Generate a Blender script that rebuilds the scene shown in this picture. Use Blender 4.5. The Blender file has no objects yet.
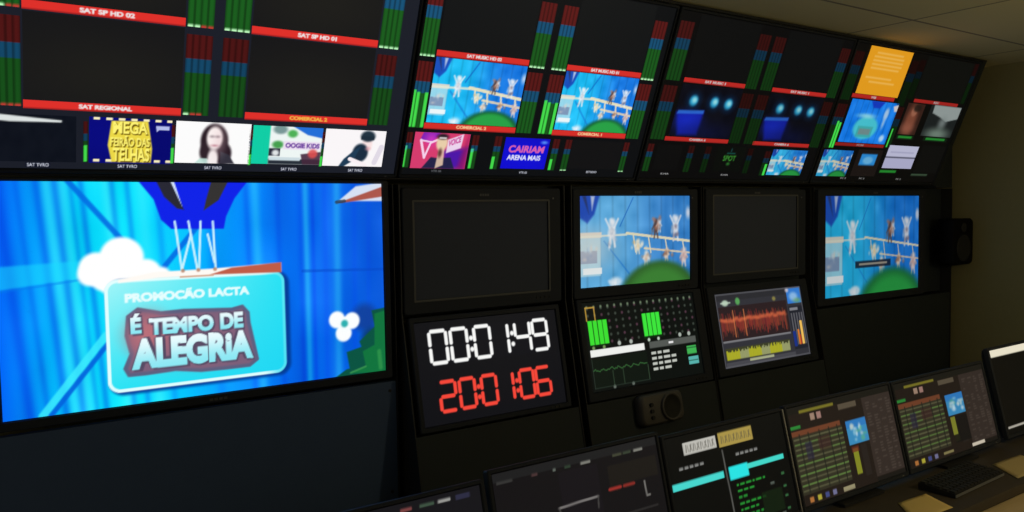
import bpy, bmesh, math, random
import numpy as np
from mathutils import Matrix, Vector

random.seed(7)
RNG = np.random.default_rng(11)
scene = bpy.context.scene
COL = scene.collection
EYE = 1.75                       # height of the camera above the floor; everything is lifted by it at the end
D_CAM = 2.7105
TU, TL, TD = 0.3796, -0.1953, -0.24       # tilt of the top bank, of the lower console row, of the desk monitors

# ---------------------------------------------------------------- materials
def principled(name, color, rough=0.5, metal=0.0, spec=0.5, noise=None, bump=0.0, scale=40):
    m = bpy.data.materials.new(name); m.use_nodes = True
    nt = m.node_tree; b = nt.nodes['Principled BSDF']
    b.inputs['Base Color'].default_value = (*color, 1)
    b.inputs['Roughness'].default_value = rough
    b.inputs['Metallic'].default_value = metal
    b.inputs['Specular IOR Level'].default_value = spec
    if noise or bump:
        tc = nt.nodes.new('ShaderNodeTexCoord'); nz = nt.nodes.new('ShaderNodeTexNoise')
        nz.inputs['Scale'].default_value = scale; nz.inputs['Detail'].default_value = 5
        nt.links.new(tc.outputs['Object'], nz.inputs['Vector'])
        if noise:
            mx = nt.nodes.new('ShaderNodeMix'); mx.data_type = 'RGBA'
            mx.inputs['A'].default_value = (*color, 1); mx.inputs['B'].default_value = (*noise, 1)
            nt.links.new(nz.outputs['Fac'], mx.inputs['Factor'])
            nt.links.new(mx.outputs['Result'], b.inputs['Base Color'])
        if bump:
            bp = nt.nodes.new('ShaderNodeBump'); bp.inputs['Strength'].default_value = bump
            bp.inputs['Distance'].default_value = 0.002
            nt.links.new(nz.outputs['Fac'], bp.inputs['Height'])
            nt.links.new(bp.outputs['Normal'], b.inputs['Normal'])
    return m

M_BLACK = principled('black_plastic', (0.024, 0.024, 0.025), 0.55, spec=0.25, bump=0.15, scale=300)
M_BEZEL = principled('black_bezel', (0.036, 0.040, 0.048), 0.55, spec=0.1)
M_PANEL = principled('dark_laminate_panel', (0.030, 0.037, 0.038), 0.62, spec=0.25, noise=(0.036, 0.043, 0.045), bump=0.1, scale=18)
M_PANEL_TVGLOW = principled('dark_laminate_with_tv_glow', (0.075, 0.120, 0.23), 0.6, spec=0.25, noise=(0.083, 0.132, 0.25), bump=0.1, scale=18)  # blue glow of the television put into the colour of a black panel
M_CABINET = principled('matt_black_cabinet', (0.006, 0.006, 0.006), 0.75, spec=0.1)
M_RAIL = principled('black_steel_rail', (0.024, 0.024, 0.024), 0.5, spec=0.3)
M_GLASS = principled('switched_off_screen', (0.075, 0.085, 0.115), 0.6, spec=0.08)
M_SILVER = principled('brushed_silver_trim', (0.45, 0.45, 0.43), 0.4, metal=0.7)
M_GREYMARK = principled('grey_print', (0.10, 0.10, 0.10), 0.6)
M_LED = principled('unlit_lamp', (0.12, 0.12, 0.12), 0.4)
M_GREYP = principled('charcoal_plastic', (0.11, 0.10, 0.085), 0.55, spec=0.3, bump=0.2, scale=200)
M_CONE = principled('black_cone', (0.03, 0.03, 0.027), 0.7, spec=0.2)
M_DESK = principled('dark_desk_ledge', (0.055, 0.045, 0.033), 0.55, spec=0.3, noise=(0.075, 0.06, 0.042), bump=0.1, scale=12)
M_PAPER = principled('yellow_paper', (0.86, 0.64, 0.22), 0.8, spec=0.1, noise=(0.92, 0.68, 0.26), scale=9)
M_PAPER2 = principled('faded_paper', (0.55, 0.43, 0.20), 0.8, spec=0.1, noise=(0.62, 0.48, 0.22), scale=9)
M_WALL = principled('beige_wall_paint', (0.27, 0.245, 0.115), 0.85, spec=0.1, noise=(0.30, 0.27, 0.13), bump=0.2, scale=30)
M_FLOOR = principled('dark_carpet', (0.03, 0.03, 0.032), 0.95, spec=0.05, noise=(0.045, 0.044, 0.045), bump=0.6, scale=260)
M_WHITE = principled('white_lacquer', (0.7, 0.68, 0.6), 0.5)

def wood_material():
    m = principled('brown_wood_worktop', (0.24, 0.15, 0.07), 0.5, spec=0.3)
    nt = m.node_tree; b = nt.nodes['Principled BSDF']
    tc = nt.nodes.new('ShaderNodeTexCoord'); mp = nt.nodes.new('ShaderNodeMapping')
    mp.inputs['Scale'].default_value = (1.2, 14, 14)
    nz = nt.nodes.new('ShaderNodeTexNoise'); nz.inputs['Scale'].default_value = 3; nz.inputs['Detail'].default_value = 8
    cr = nt.nodes.new('ShaderNodeValToRGB')
    cr.color_ramp.elements[0].position = 0.3; cr.color_ramp.elements[0].color = (0.56, 0.42, 0.22, 1)
    cr.color_ramp.elements[1].position = 0.7; cr.color_ramp.elements[1].color = (0.66, 0.50, 0.27, 1)
    nt.links.new(tc.outputs['Object'], mp.inputs['Vector']); nt.links.new(mp.outputs['Vector'], nz.inputs['Vector'])
    nt.links.new(nz.outputs['Fac'], cr.inputs['Fac']); nt.links.new(cr.outputs['Color'], b.inputs['Base Color'])
    return m
M_WOOD = wood_material()

def ceiling_material():
    m = principled('ceiling_tiles', (0.72, 0.635, 0.34), 0.9, spec=0.05)
    nt = m.node_tree; b = nt.nodes['Principled BSDF']
    tc = nt.nodes.new('ShaderNodeTexCoord')
    br = nt.nodes.new('ShaderNodeTexBrick')
    br.offset = 0.0
    br.inputs['Color1'].default_value = (0.72, 0.635, 0.34, 1)
    br.inputs['Color2'].default_value = (0.69, 0.61, 0.325, 1)
    br.inputs['Mortar'].default_value = (0.30, 0.26, 0.17, 1)
    br.inputs['Scale'].default_value = 1.0
    br.inputs['Brick Width'].default_value = 1.25; br.inputs['Row Height'].default_value = 0.62
    br.inputs['Mortar Size'].default_value = 0.008
    nt.links.new(tc.outputs['Object'], br.inputs['Vector'])
    nt.links.new(br.outputs['Color'], b.inputs['Base Color'])
    bp = nt.nodes.new('ShaderNodeBump'); bp.inputs['Strength'].default_value = 0.5; bp.inputs['Distance'].default_value = 0.01
    bp.invert = True
    nt.links.new(br.outputs['Fac'], bp.inputs['Height']); nt.links.new(bp.outputs['Normal'], b.inputs['Normal'])
    return m
M_CEIL = ceiling_material()

def screen_material(name='lit_screen', strength=1.0):
    m = bpy.data.materials.new(name); m.use_nodes = True
    nt = m.node_tree; b = nt.nodes['Principled BSDF']
    at = nt.nodes.new('ShaderNodeAttribute'); at.attribute_name = 'picture'
    b.inputs['Base Color'].default_value = (0.004, 0.004, 0.004, 1)
    b.inputs['Roughness'].default_value = 0.45; b.inputs['Specular IOR Level'].default_value = 0.15
    b.inputs['Emission Strength'].default_value = strength
    nt.links.new(at.outputs['Color'], b.inputs['Emission Color'])
    return m
M_SCREEN = screen_material()

# ---------------------------------------------------------------- object helpers
def empty(name, loc, label, cat, group=None, rx=0.0, rz=0.0):
    o = bpy.data.objects.new(name, None); COL.objects.link(o)
    o.empty_display_size = 0.1
    o.location = loc; o.rotation_euler = (rx, 0, rz)
    o['label'] = label; o['category'] = cat
    if group: o['group'] = group
    return o

def link(name, bm, mat, parent=None, smooth=False, label=None):
    me = bpy.data.meshes.new(name)
    bmesh.ops.recalc_face_normals(bm, faces=bm.faces)
    bm.to_mesh(me); bm.free()
    me.materials.append(mat)
    if smooth:
        for p in me.polygons: p.use_smooth = True
    o = bpy.data.objects.new(name, me); COL.objects.link(o)
    if parent is not None: o.parent = parent
    if label: o['label'] = label
    return o

def structure(name, bm, mat):
    o = link(name, bm, mat); o['kind'] = 'structure'; o['label'] = name.replace('_', ' '); return o

def add_box(bm, x0, x1, y0, y1, z0, z1, bev=0.0, mat=None):
    r = bmesh.ops.create_cube(bm, size=1.0)
    vs = r['verts']
    for v in vs:
        v.co = Vector(((x0 + x1) / 2 + v.co.x * (x1 - x0), (y0 + y1) / 2 + v.co.y * (y1 - y0), (z0 + z1) / 2 + v.co.z * (z1 - z0)))
    if bev > 0:
        es = list({e for v in vs for e in v.link_edges})
        bmesh.ops.bevel(bm, geom=es, offset=bev, segments=2, profile=0.6, affect='EDGES')
    return bm

def box(*a, bev=0.0):
    return add_box(bmesh.new(), *a, bev=bev)

def add_prism(bm, pts, axis, lo, hi):
    """extrude a polygon; axis 'x': pts are (y, z); 'y': pts are (x, z); 'z': pts are (x, y)"""
    def P(p, t):
        if axis == 'x': return (t, p[0], p[1])
        if axis == 'y': return (p[0], t, p[1])
        return (p[0], p[1], t)
    a = [bm.verts.new(P(p, lo)) for p in pts]; b = [bm.verts.new(P(p, hi)) for p in pts]
    n = len(pts)
    bm.faces.new(a); bm.faces.new(b[::-1])
    for i in range(n):
        bm.faces.new((a[i], a[(i + 1) % n], b[(i + 1) % n], b[i]))
    return bm

def rloop(x0, x1, z0, z1, r, y, seg=5):
    r = max(r, 0.0006); pts = []
    for cx, cz, a0 in ((x1 - r, z1 - r, 0), (x0 + r, z1 - r, 90), (x0 + r, z0 + r, 180), (x1 - r, z0 + r, 270)):
        for k in range(seg + 1):
            a = math.radians(a0 + 90 * k / seg)
            pts.append((cx + r * math.cos(a), y, cz + r * math.sin(a)))
    return pts

def circ(cx, cz, r, y, n=40):
    return [(cx + r * math.cos(2 * math.pi * k / n), y, cz + r * math.sin(2 * math.pi * k / n)) for k in range(n)]

def loft(bm, loops, cap0=False, cap1=False):
    L = [[bm.verts.new(p) for p in l] for l in loops]
    n = len(L[0])
    for a, b in zip(L, L[1:]):
        for i in range(n):
            bm.faces.new((a[i], a[(i + 1) % n], b[(i + 1) % n], b[i]))
    if cap0: bm.faces.new(L[0])
    if cap1: bm.faces.new(L[-1])
    return bm

def add_cyl(bm, p, q, r, n=20, r2=None):
    p = Vector(p); q = Vector(q); d = (q - p).normalized()
    u = d.orthogonal().normalized(); w = d.cross(u)
    r2 = r if r2 is None else r2
    def ring(c, rr): return [tuple(c + rr * (math.cos(2 * math.pi * k / n) * u + math.sin(2 * math.pi * k / n) * w)) for k in range(n)]
    return loft(bm, [ring(p, r), ring(q, r2)], True, True)

# ---------------------------------------------------------------- pictures on the screens
def lin(c):
    c = np.clip(c, 0, 1)
    return np.where(c <= 0.04045, c / 12.92, ((c + 0.055) / 1.055) ** 2.4)

def ss(a, b, x):
    t = np.clip((x - a) / (b - a), 0, 1); return t * t * (3 - 2 * t)

class Pic:
    """a regular grid of colours over the rectangle x0..x1, z0..z1 (metres on the screen)"""
    def __init__(s, x0, x1, z0, z1, res):
        s.x0, s.x1, s.z0, s.z1 = x0, x1, z0, z1
        s.nx = max(2, int(round((x1 - x0) / res)) + 1); s.nz = max(2, int(round((z1 - z0) / res)) + 1)
        s.X, s.Z = np.meshgrid(np.linspace(x0, x1, s.nx), np.linspace(z0, z1, s.nz))
        s.U = (s.X - x0) / (x1 - x0); s.V = (s.Z - z0) / (z1 - z0)
        s.C = np.zeros((s.nz, s.nx, 3)); s.soft = max(res, 0.0025)
    def fill(s, c): s.C[:] = np.array(c) / 255.0
    def mix(s, m, c):
        c = np.asarray(c, dtype=float) / 255.0
        s.C = s.C * (1 - m[..., None]) + m[..., None] * c
    # u, v helpers (0..1 inside the picture)
    def sf(s, soft): return s.soft if soft is None else (soft if soft >= .03 else max(s.soft, min(soft, .045 * (s.z1 - s.z0))))
    def rect(s, u0, u1, v0, v1, c, a=1.0, soft=None):
        x0 = s.x0 + u0 * (s.x1 - s.x0); x1 = s.x0 + u1 * (s.x1 - s.x0); z0 = s.z0 + v0 * (s.z1 - s.z0); z1 = s.z0 + v1 * (s.z1 - s.z0)
        s.rectm(x0, x1, z0, z1, c, a, soft)
    def rectm(s, x0, x1, z0, z1, c, a=1.0, soft=None):
        f = s.sf(soft) / 2
        m = ss(x0 - f, x0 + f, s.X) * (1 - ss(x1 - f, x1 + f, s.X)) * ss(z0 - f, z0 + f, s.Z) * (1 - ss(z1 - f, z1 + f, s.Z))
        s.mix(m * a, c)
    def disc(s, cx, cz, rx, c, a=1.0, rz=None, soft=None):
        rz = rz or rx
        d = np.hypot((s.X - cx) / rx, (s.Z - cz) / rz); f = s.sf(soft) / min(rx, rz)
        s.mix((1 - ss(1 - f, 1 + f, d)) * a, c)
    def discuv(s, u, v, ru, rv, c, a=1.0, soft=None):
        w = s.x1 - s.x0; h = s.z1 - s.z0
        s.disc(s.x0 + u * w, s.z0 + v * h, ru * w, c, a, rv * h, soft)
    def seg(s, p, q, w, c, a=1.0, soft=None):
        p = np.array(p); q = np.array(q); d = q - p; L = d @ d
        t = np.clip(((s.X - p[0]) * d[0] + (s.Z - p[1]) * d[1]) / L, 0, 1)
        r = np.hypot(s.X - p[0] - t * d[0], s.Z - p[1] - t * d[1]); f = s.sf(soft) / 2
        s.mix((1 - ss(w / 2 - f, w / 2 + f, r)) * a, c)
    def seguv(s, p, q, w, c, a=1.0, soft=None):
        W = s.x1 - s.x0; H = s.z1 - s.z0
        s.seg((s.x0 + p[0] * W, s.z0 + p[1] * H), (s.x0 + q[0] * W, s.z0 + q[1] * H), w, c, a, soft)
    def sdpoly(s, pts):
        pts = np.array(pts, dtype=float); d = np.full(s.X.shape, 1e9); ins = np.zeros(s.X.shape, bool)
        for a, b in zip(pts, np.roll(pts, -1, 0)):
            e = b - a; L = max(e @ e, 1e-12)
            t = np.clip(((s.X - a[0]) * e[0] + (s.Z - a[1]) * e[1]) / L, 0, 1)
            d = np.minimum(d, np.hypot(s.X - a[0] - t * e[0], s.Z - a[1] - t * e[1]))
            cr = (a[1] > s.Z) != (b[1] > s.Z)
            with np.errstate(divide='ignore', invalid='ignore'):
                xi = a[0] + (s.Z - a[1]) / (b[1] - a[1] if b[1] != a[1] else 1e-12) * e[0]
            ins ^= cr & (s.X < xi)
        return np.where(ins, -d, d)
    def poly(s, pts, c, a=1.0, soft=None, grow=0.0):
        f = s.sf(soft) / 2; d = s.sdpoly(pts) - grow
        s.mix((1 - ss(-f, f, d)) * a, c)
    def polyuv(s, pts, c, a=1.0, soft=None):
        W = s.x1 - s.x0; H = s.z1 - s.z0
        s.poly([(s.x0 + u * W, s.z0 + v * H) for u, v in pts], c, a, soft)
    def rrsd(s, x0, x1, z0, z1, r):
        qx = np.abs(s.X - (x0 + x1) / 2) - (x1 - x0) / 2 + r; qz = np.abs(s.Z - (z0 + z1) / 2) - (z1 - z0) / 2 + r
        return np.hypot(np.maximum(qx, 0), np.maximum(qz, 0)) + np.minimum(np.maximum(qx, qz), 0) - r
    def text(s, txt, x0, x1, z0, z1, c, a=1.0, bold=0.03, rise=0.0, shear=0.0, fit=True):
        """lettering stretched into the rectangle; rise tilts the baseline"""
        m = text_mask(s, txt, x0, x1, z0, z1, bold, rise, shear, fit)
        s.mix(m * a, c); return m
    def noise(s, amp, n=14, m=8):
        g = RNG.normal(size=(m, n)); x = s.U * (n - 1.001); y = s.V * (m - 1.001)
        i = x.astype(int); j = y.astype(int); fx = x - i; fy = y - j
        v = (g[j, i] * (1 - fx) + g[j, i + 1] * fx) * (1 - fy) + (g[j + 1, i] * (1 - fx) + g[j + 1, i + 1] * fx) * fy
        s.C = np.clip(s.C + amp * v[..., None], 0, 1)

_TXT = {}
def text_tris(txt, bold):
    key = (txt, bold)
    if key in _TXT: return _TXT[key]
    cu = bpy.data.curves.new('lettering', 'FONT'); cu.body = txt; cu.size = 1.0; cu.offset = bold
    cu.resolution_u = 4; cu.fill_mode = 'FRONT'
    ob = bpy.data.objects.new('lettering', cu); COL.objects.link(ob)
    dg = bpy.context.evaluated_depsgraph_get(); dg.update()
    me = ob.evaluated_get(dg).to_mesh(); me.calc_loop_triangles()
    V = np.array([v.co[:2] for v in me.vertices]).reshape(-1, 2)
    T = np.array([t.vertices[:] for t in me.loop_triangles], dtype=int).reshape(-1, 3)
    ob.to_mesh_clear()
    bpy.data.objects.remove(ob); bpy.data.curves.remove(cu)
    _TXT[key] = (V, T); return V, T

def text_mask(s, txt, x0, x1, z0, z1, bold, rise, shear, fit):
    V, T = text_tris(txt, bold)
    if len(T) == 0: return np.zeros(s.X.shape)
    lo = V.min(0); hi = V.max(0)
    P = (V - lo) / (hi - lo)
    if not fit:
        w = (hi - lo)[0] / (hi - lo)[1] * (z1 - z0); xm = (x0 + x1) / 2
        x0, x1 = xm - w / 2, xm + w / 2
    K = 3
    px = x0 + P[:, 0] * (x1 - x0) + shear * P[:, 1] * (z1 - z0); pz = z0 + P[:, 1] * (z1 - z0) + rise * P[:, 0]
    W, H = s.nx * K, s.nz * K
    dx = (s.x1 - s.x0) / (s.nx - 1); dz = (s.z1 - s.z0) / (s.nz - 1)
    gx = (px - s.x0 + dx / 2) / dx * K - 0.5; gz = (pz - s.z0 + dz / 2) / dz * K - 0.5
    M = np.zeros((H, W), bool)
    for t in T:
        x = gx[t]; y = gz[t]
        i0 = max(int(math.floor(x.min())), 0); i1 = min(int(math.ceil(x.max())) + 1, W)
        j0 = max(int(math.floor(y.min())), 0); j1 = min(int(math.ceil(y.max())) + 1, H)
        if i1 <= i0 or j1 <= j0: continue
        A, B = np.meshgrid(np.arange(i0, i1), np.arange(j0, j1))
        e0 = (x[1] - x[0]) * (B - y[0]) - (y[1] - y[0]) * (A - x[0])
        e1 = (x[2] - x[1]) * (B - y[1]) - (y[2] - y[1]) * (A - x[1])
        e2 = (x[0] - x[2]) * (B - y[2]) - (y[0] - y[2]) * (A - x[2])
        M[j0:j1, i0:i1] |= ((e0 >= 0) & (e1 >= 0) & (e2 >= 0)) | ((e0 <= 0) & (e1 <= 0) & (e2 <= 0))
    return M.reshape(s.nz, K, s.nx, K).mean((1, 3))

def picture(name, pic, parent, off, y=0.0, label=None):
    """mesh grid of a Pic under parent; off = (a, b) of the parent's origin on the screen plane"""
    nx, nz = pic.nx, pic.nz
    co = np.stack([pic.X - off[0], np.full(pic.X.shape, y), pic.Z - off[1]], -1).reshape(-1, 3)
    idx = np.arange(nx * nz).reshape(nz, nx)
    f = np.stack([idx[:-1, :-1], idx[:-1, 1:], idx[1:, 1:], idx[1:, :-1]], -1).reshape(-1, 4)
    me = bpy.data.meshes.new(name)
    me.vertices.add(len(co)); me.vertices.foreach_set('co', co.ravel())
    me.loops.add(f.size); me.loops.foreach_set('vertex_index', f.ravel().astype(np.int32))
    me.polygons.add(len(f)); me.polygons.foreach_set('loop_start', np.arange(0, f.size, 4, dtype=np.int32))
    me.polygons.foreach_set('loop_total', np.full(len(f), 4, dtype=np.int32))
    at = me.color_attributes.new('picture', 'FLOAT_COLOR', 'POINT')
    rgba = np.concatenate([lin(pic.C), np.ones((nz, nx, 1))], -1).reshape(-1)
    at.data.foreach_set('color', rgba.astype(np.float32))
    me.update(); me.validate()
    me.materials.append(M_SCREEN)
    o = bpy.data.objects.new(name, me); COL.objects.link(o); o.parent = parent
    if label: o['label'] = label
    return o

# ---------------------------------------------------------------- monitors
def on_plane(a, b, plane):
    t, y0, z0 = plane
    return (a, y0 - b * math.sin(t), z0 + b * math.cos(t))
P_UP = (TU, 0.0, 0.12); P_MID = (0.0, 0.0, 0.0); P_LOW = (TL, 0.0, -0.37); P_DESK = (TD, -1.1, -1.0)

def monitor(name, label, cat, plane, outer, inner, depth=0.05, group=None, r=0.008, bezmat=None, front=-0.006):
    """outer / inner = (a0, a1, b0, b1) rectangles on the plane; the picture lies at depth 0"""
    a0, a1, b0, b1 = outer; i0, i1, j0, j1 = inner
    ac = (a0 + a1) / 2; off = (ac, b0)
    root = empty(name, on_plane(ac, b0, plane), label, cat, group, rx=plane[0])
    A0, A1, B1 = a0 - ac, a1 - ac, b1 - b0; I0, I1, J0, J1 = i0 - ac, i1 - ac, j0 - b0, j1 - b0
    bm = bmesh.new()
    loft(bm, [rloop(A0, A1, 0, B1, r, 0.016), rloop(A0, A1, 0, B1, r, front + 0.003), rloop(A0 + .003, A1 - .003, .003, B1 - .003, r, front),
              rloop(I0 - .004, I1 + .004, J0 - .004, J1 + .004, .003, front), rloop(I0 - .001, I1 + .001, J0 - .001, J1 + .001, .002, 0.0015), ])
    link('bezel', bm, bezmat or M_BEZEL, root)
    bm = bmesh.new()
    loft(bm, [rloop(A0 + .004, A1 - .004, .004, B1 - .004, r, 0.0165), rloop(A0 + .006, A1 - .006, .006, B1 - .006, r, depth * .6),
              rloop(A0 + .03, A1 - .03, .03, B1 - .03, r, depth)], True, True)
    link('back_housing', bm, M_BLACK, root)
    return root, off

def screen_base(root, off, inner, color, res=0.05, name='screen'):
    p = Pic(*inner, res); p.fill(color)
    return picture(name, p, root, off, y=0.0012)

def plain(x0, x1, z0, z1, c, res=0.04):
    p = Pic(x0, x1, z0, z1, res); p.fill(c); return p

# ---- reusable paintings ----
def p_meter(x0, x1, z0, z1, k=1.0, lit=0.0, n=4, tick='', litcols=None, res=0.0035, bluelit=False):
    p = Pic(x0, x1, z0, z1, res)
    p.fill((16 * k, 18 * k, 18 * k))
    red = np.array((92, 24, 24.)) * k; blue = np.array((22, 82, 120.)) * k; green = np.array((26, 92, 30.)) * k
    z = p.V
    base = np.where((z > .71)[..., None], red, np.where((z > .53)[..., None], blue, green))
    ph = (p.U * n) % 1.0
    stripe = 0.68 + 0.32 * ss(.06, .28, ph) * (1 - ss(.72, .96, ph))
    p.C = base / 255.0 * stripe[..., None]
    if lit > 0:
        for i in range(n):
            if litcols and i not in litcols: continue
            p.rect((i + .12) / n, (i + .90) / n, 0.01, lit - 0.03 * (i % 2), (70, 226, 78), .95)
            if bluelit: p.rect((i + .12) / n, (i + .90) / n, .5, lit, (70, 190, 190), .7)
    if tick:
        for i, c in enumerate(tick):
            if c == '-': continue
            p.rect((i + .1) / len(tick), (i + .9) / len(tick), -.02, .028, (190, 250, 190) if c == 'g' else (185, 60, 50))
    return p

def p_bar(x0, x1, z0, z1, txt, k=1.0, tcol=(235, 225, 225), frac=.34, center=.5, res=0.0022):
    p = Pic(x0, x1, z0, z1, res); p.fill((222 * k, 48 * k, 42 * k))
    p.rect(0, 1, -.1, .16, (150 * k, 30 * k, 32 * k), .8); 
    w = x1 - x0; xm = x0 + center * w; h = z1 - z0
    if txt:
        p.text(txt, xm - frac * w / 2, xm + frac * w / 2, z0 + .26 * h, z0 + .82 * h, np.array(tcol) * k, bold=.06)
    return p

def p_caption(x0, x1, z0, z1, txt, c=(205, 208, 220), bg=(18, 22, 38), res=0.0018):
    p = Pic(x0, x1, z0, z1, res); p.fill(bg)
    if txt: p.text(txt, x0 + .06 * (x1 - x0), x1 - .06 * (x1 - x0), z0 + .12 * (z1 - z0), z1 - .12 * (z1 - z0), c, bold=.03)
    return p

def p_dark(x0, x1, z0, z1, c=(25, 26, 25), res=0.02):
    p = Pic(x0, x1, z0, z1, res); p.fill(c)
    return p

def figs(p):
    # small mottled colour patches where the far-off performers stand
    r = random.Random(5)
    for (u, v, su, sv, cols) in ((.27, .56, .04, .16, ((250, 250, 250), (190, 200, 214), (120, 128, 150))), (.67, .64, .045, .10, ((70, 46, 44), (240, 240, 240), (206, 120, 80), (120, 80, 70))),
                                 (.86, .62, .04, .12, ((245, 246, 250), (180, 170, 176), (120, 110, 130))), (.52, .42, .06, .06, ((252, 244, 226), (226, 180, 110), (250, 236, 200))),
                                 (.58, .30, .04, .06, ((248, 240, 226), (190, 150, 120))), (.77, .31, .06, .05, ((240, 214, 190), (170, 110, 84), (120, 76, 60))), (.93, .26, .04, .08, ((232, 214, 210), (200, 150, 140))),
                                 (.08, .40, .07, .12, ((150, 165, 190), (200, 226, 236), (226, 214, 200))), (.28, .04, .05, .03, ((246, 250, 255), (190, 220, 240)))):
        for i in range(14):
            p.discuv(u + r.gauss(0, su * .5), v + r.gauss(0, sv * .5), r.uniform(.006, .014), r.uniform(.012, .026), r.choice(cols), .55, soft=.02 * (p.z1 - p.z0))

def p_playground(x0, x1, z0, z1, k=1.0, hue=0.0, res=0.0032, lower_third=False):
    """outdoor studio picture: blue planks, white rails, pale blurred performers, a green mound"""
    p = Pic(x0, x1, z0, z1, res)
    L = np.array((30, 190, 245.)); R = np.array((22, 120, 225.))
    if hue > 0: L = L * (1 - hue) + hue * np.array((120, 175, 228)); R = R * (1 - hue) + hue * np.array((70, 140, 205))
    t = ss(.25, .8, p.U)[..., None]
    p.C = (L * (1 - t) + R * t) / 255.0
    p.C *= (1 - .10 * ss(.35, .5, (p.U * 9) % 1) * (1 - ss(.5, .65, (p.U * 9) % 1)))[..., None]
    p.noise(.035, 18, 10)
    p.seguv((.46, .98), (.34, .66), .006, (15, 90, 190), .6); p.seguv((.20, .5), (.42, .12), .008, (20, 110, 205), .5)
    p.polyuv([(-.02, 1.02), (.17, 1.02), (.12, .80), (.06, .70), (.0, .76)], (24, 60, 176), .85, .04 * (z1 - z0)); p.polyuv([(.09, 1), (.125, 1), (.10, .84)], (215, 222, 236), .8, .03 * (z1 - z0)); p.polyuv([(.02, 1), (.05, 1), (.075, .8)], (40, 46, 80), .7, .03 * (z1 - z0))
    # sign at the lower left
    p.rect(-.1, .17, .12, .56, (190, 225, 235), .75); p.rect(-.1, .18, .54, .60, (235, 220, 200), .9)
    p.rect(0.0, .14, .26, .40, (120, 135, 170), .8); p.rect(0.02, .18, .14, .21, (240, 248, 250), .95)
    # long rail and the fence
    p.seguv((0, .555), (.40, .565), .009, (225, 232, 215), .85)
    p.seguv((.40, .58), (1, .46), .012, (238, 228, 190), .95); p.seguv((.56, .40), (1, .32), .009, (232, 214, 180), .9)
    for u in (.46, .60, .76, .93): p.seguv((u, .56 - .2 * (u - .4)), (u + .02, .36 - .12 * (u - .5)), .008, (238, 228, 196), .9)
    # blurred pale performers (soft, featureless)
    for (u, v, h, c, c2, arm) in ((.27, .60, .34, (240, 243, 248), (120, 130, 150), 1), (.67, .63, .24, (96, 64, 54), (216, 130, 80), 0), (.70, .66, .16, (240, 240, 240), (225, 225, 225), 0), (.86, .63, .32, (236, 238, 244), (130, 120, 140), 1),
                                 (.50, .43, .18, (248, 236, 210), (222, 168, 90), 0), (.575, .29, .18, (240, 236, 228), (190, 150, 110), 0), (.77, .32, .16, (236, 206, 176), (140, 92, 70), 0), (.94, .28, .24, (228, 214, 210), (200, 160, 150), 0)):
        sz = z1 - z0; f_ = .03 * sz
        p.discuv(u, v, h * .085, h * .24, c, .95, f_); p.discuv(u + .004, v + h * .32, h * .075, h * .12, c, .95, f_); p.discuv(u, v + h * .02, h * .035, h * .07, c2, .8, f_)
        for sg in (-1, 1):
            p.seguv((u + sg * h * .04, v - h * .15), (u + sg * h * .07, v - h * .48), .055 * h * sz * 1.6, c, .9, f_)
            e = (.16, .42) if arm else (.15, -.05)
            p.seguv((u + sg * h * .06, v + h * .14), (u + sg * h * e[0], v + h * e[1]), .045 * h * sz * 1.6, c, .85, f_)
    p.discuv(.985, .80, .02, .06, (232, 232, 240), .85, .012); p.discuv(.30, .04, .05, .05, (236, 246, 252), .85, .012)
    if hue > .5: p.discuv(.06, .42, .2, .2, (236, 222, 206), .45, .08)
    figs(p)
    h_ = z1 - z0; g1 = (20, 92, 52) if hue < .5 else (44, 88, 40); g2 = (40, 160, 70) if hue < .5 else (62, 134, 54)
    p.discuv(.70, -.16, .36, .40, g1, 1, soft=.06 * h_); p.discuv(.70, -.20, .32, .40, g2, 1, soft=.10 * h_)
    if lower_third:
        p.rect(.30, .68, .27, .34, (22, 26, 40), .85); p.rect(.34, .64, .295, .315, (190, 180, 160), .8)
    p.C *= k
    return p

def p_stage(x0, x1, z0, z1, k=1.0, res=0.004):
    p = Pic(x0, x1, z0, z1, res); p.fill((10, 11, 22))
    p.noise(.008)
    p.polyuv([(.02, .46), (.45, .50), (.43, .04), (.12, .02)], (18, 32, 170), .95, .03); p.discuv(.22, .3, .16, .14, (26, 50, 215), .7, .05)
    p.polyuv([(.04, .50), (.45, .53), (.45, .46), (.03, .43)], (50, 120, 230), .8, .01)
    p.discuv(.55, .10, .25, .12, (14, 22, 80), .6, .06)
    for u, v in ((.24, .70), (.58, .70), (.82, .69)):
        p.discuv(u, v, .10, .14, (10, 60, 110), .6, .03); p.discuv(u, v, .065, .10, (44, 160, 205), 1, .015); p.discuv(u + .01, v + .01, .035, .05, (150, 225, 235), 1, .01)
    p.C *= k
    return p

def p_mini(x0, x1, z0, z1, k=.8, res=0.005):
    return p_playground(x0, x1, z0, z1, k, .25, res)

# ================================================================= THE TOP BANK
WIDE_GROUP = 'multiview monitors in the top bank'
def bank(label, a0, a1, basecol):
    inner = (a0 + .012, a1 - .012, .030, .772)
    root, off = monitor('multiview_monitor', label, 'monitor', P_UP, (a0, a1, .016, .786), inner, depth=.055, group=WIDE_GROUP)
    sc = screen_base(root, off, inner, basecol)
    def add(name, pic, label=None): return picture(name, pic, sc, off, 0.0, label)
    # small maker's mark strip and power lamp on the bezel
    link('power_lamp', box((a1 - a0) / 2 - .05, (a1 - a0) / 2 - .043, -.0075, -.0055, .0035, .0085), M_LED, root)
    return add
def bars(add, x0, x1, z0, z1, *a, **k): add('title_bar', p_bar(x0, x1, z0, z1, *a, **k), 'red title bar')

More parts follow.
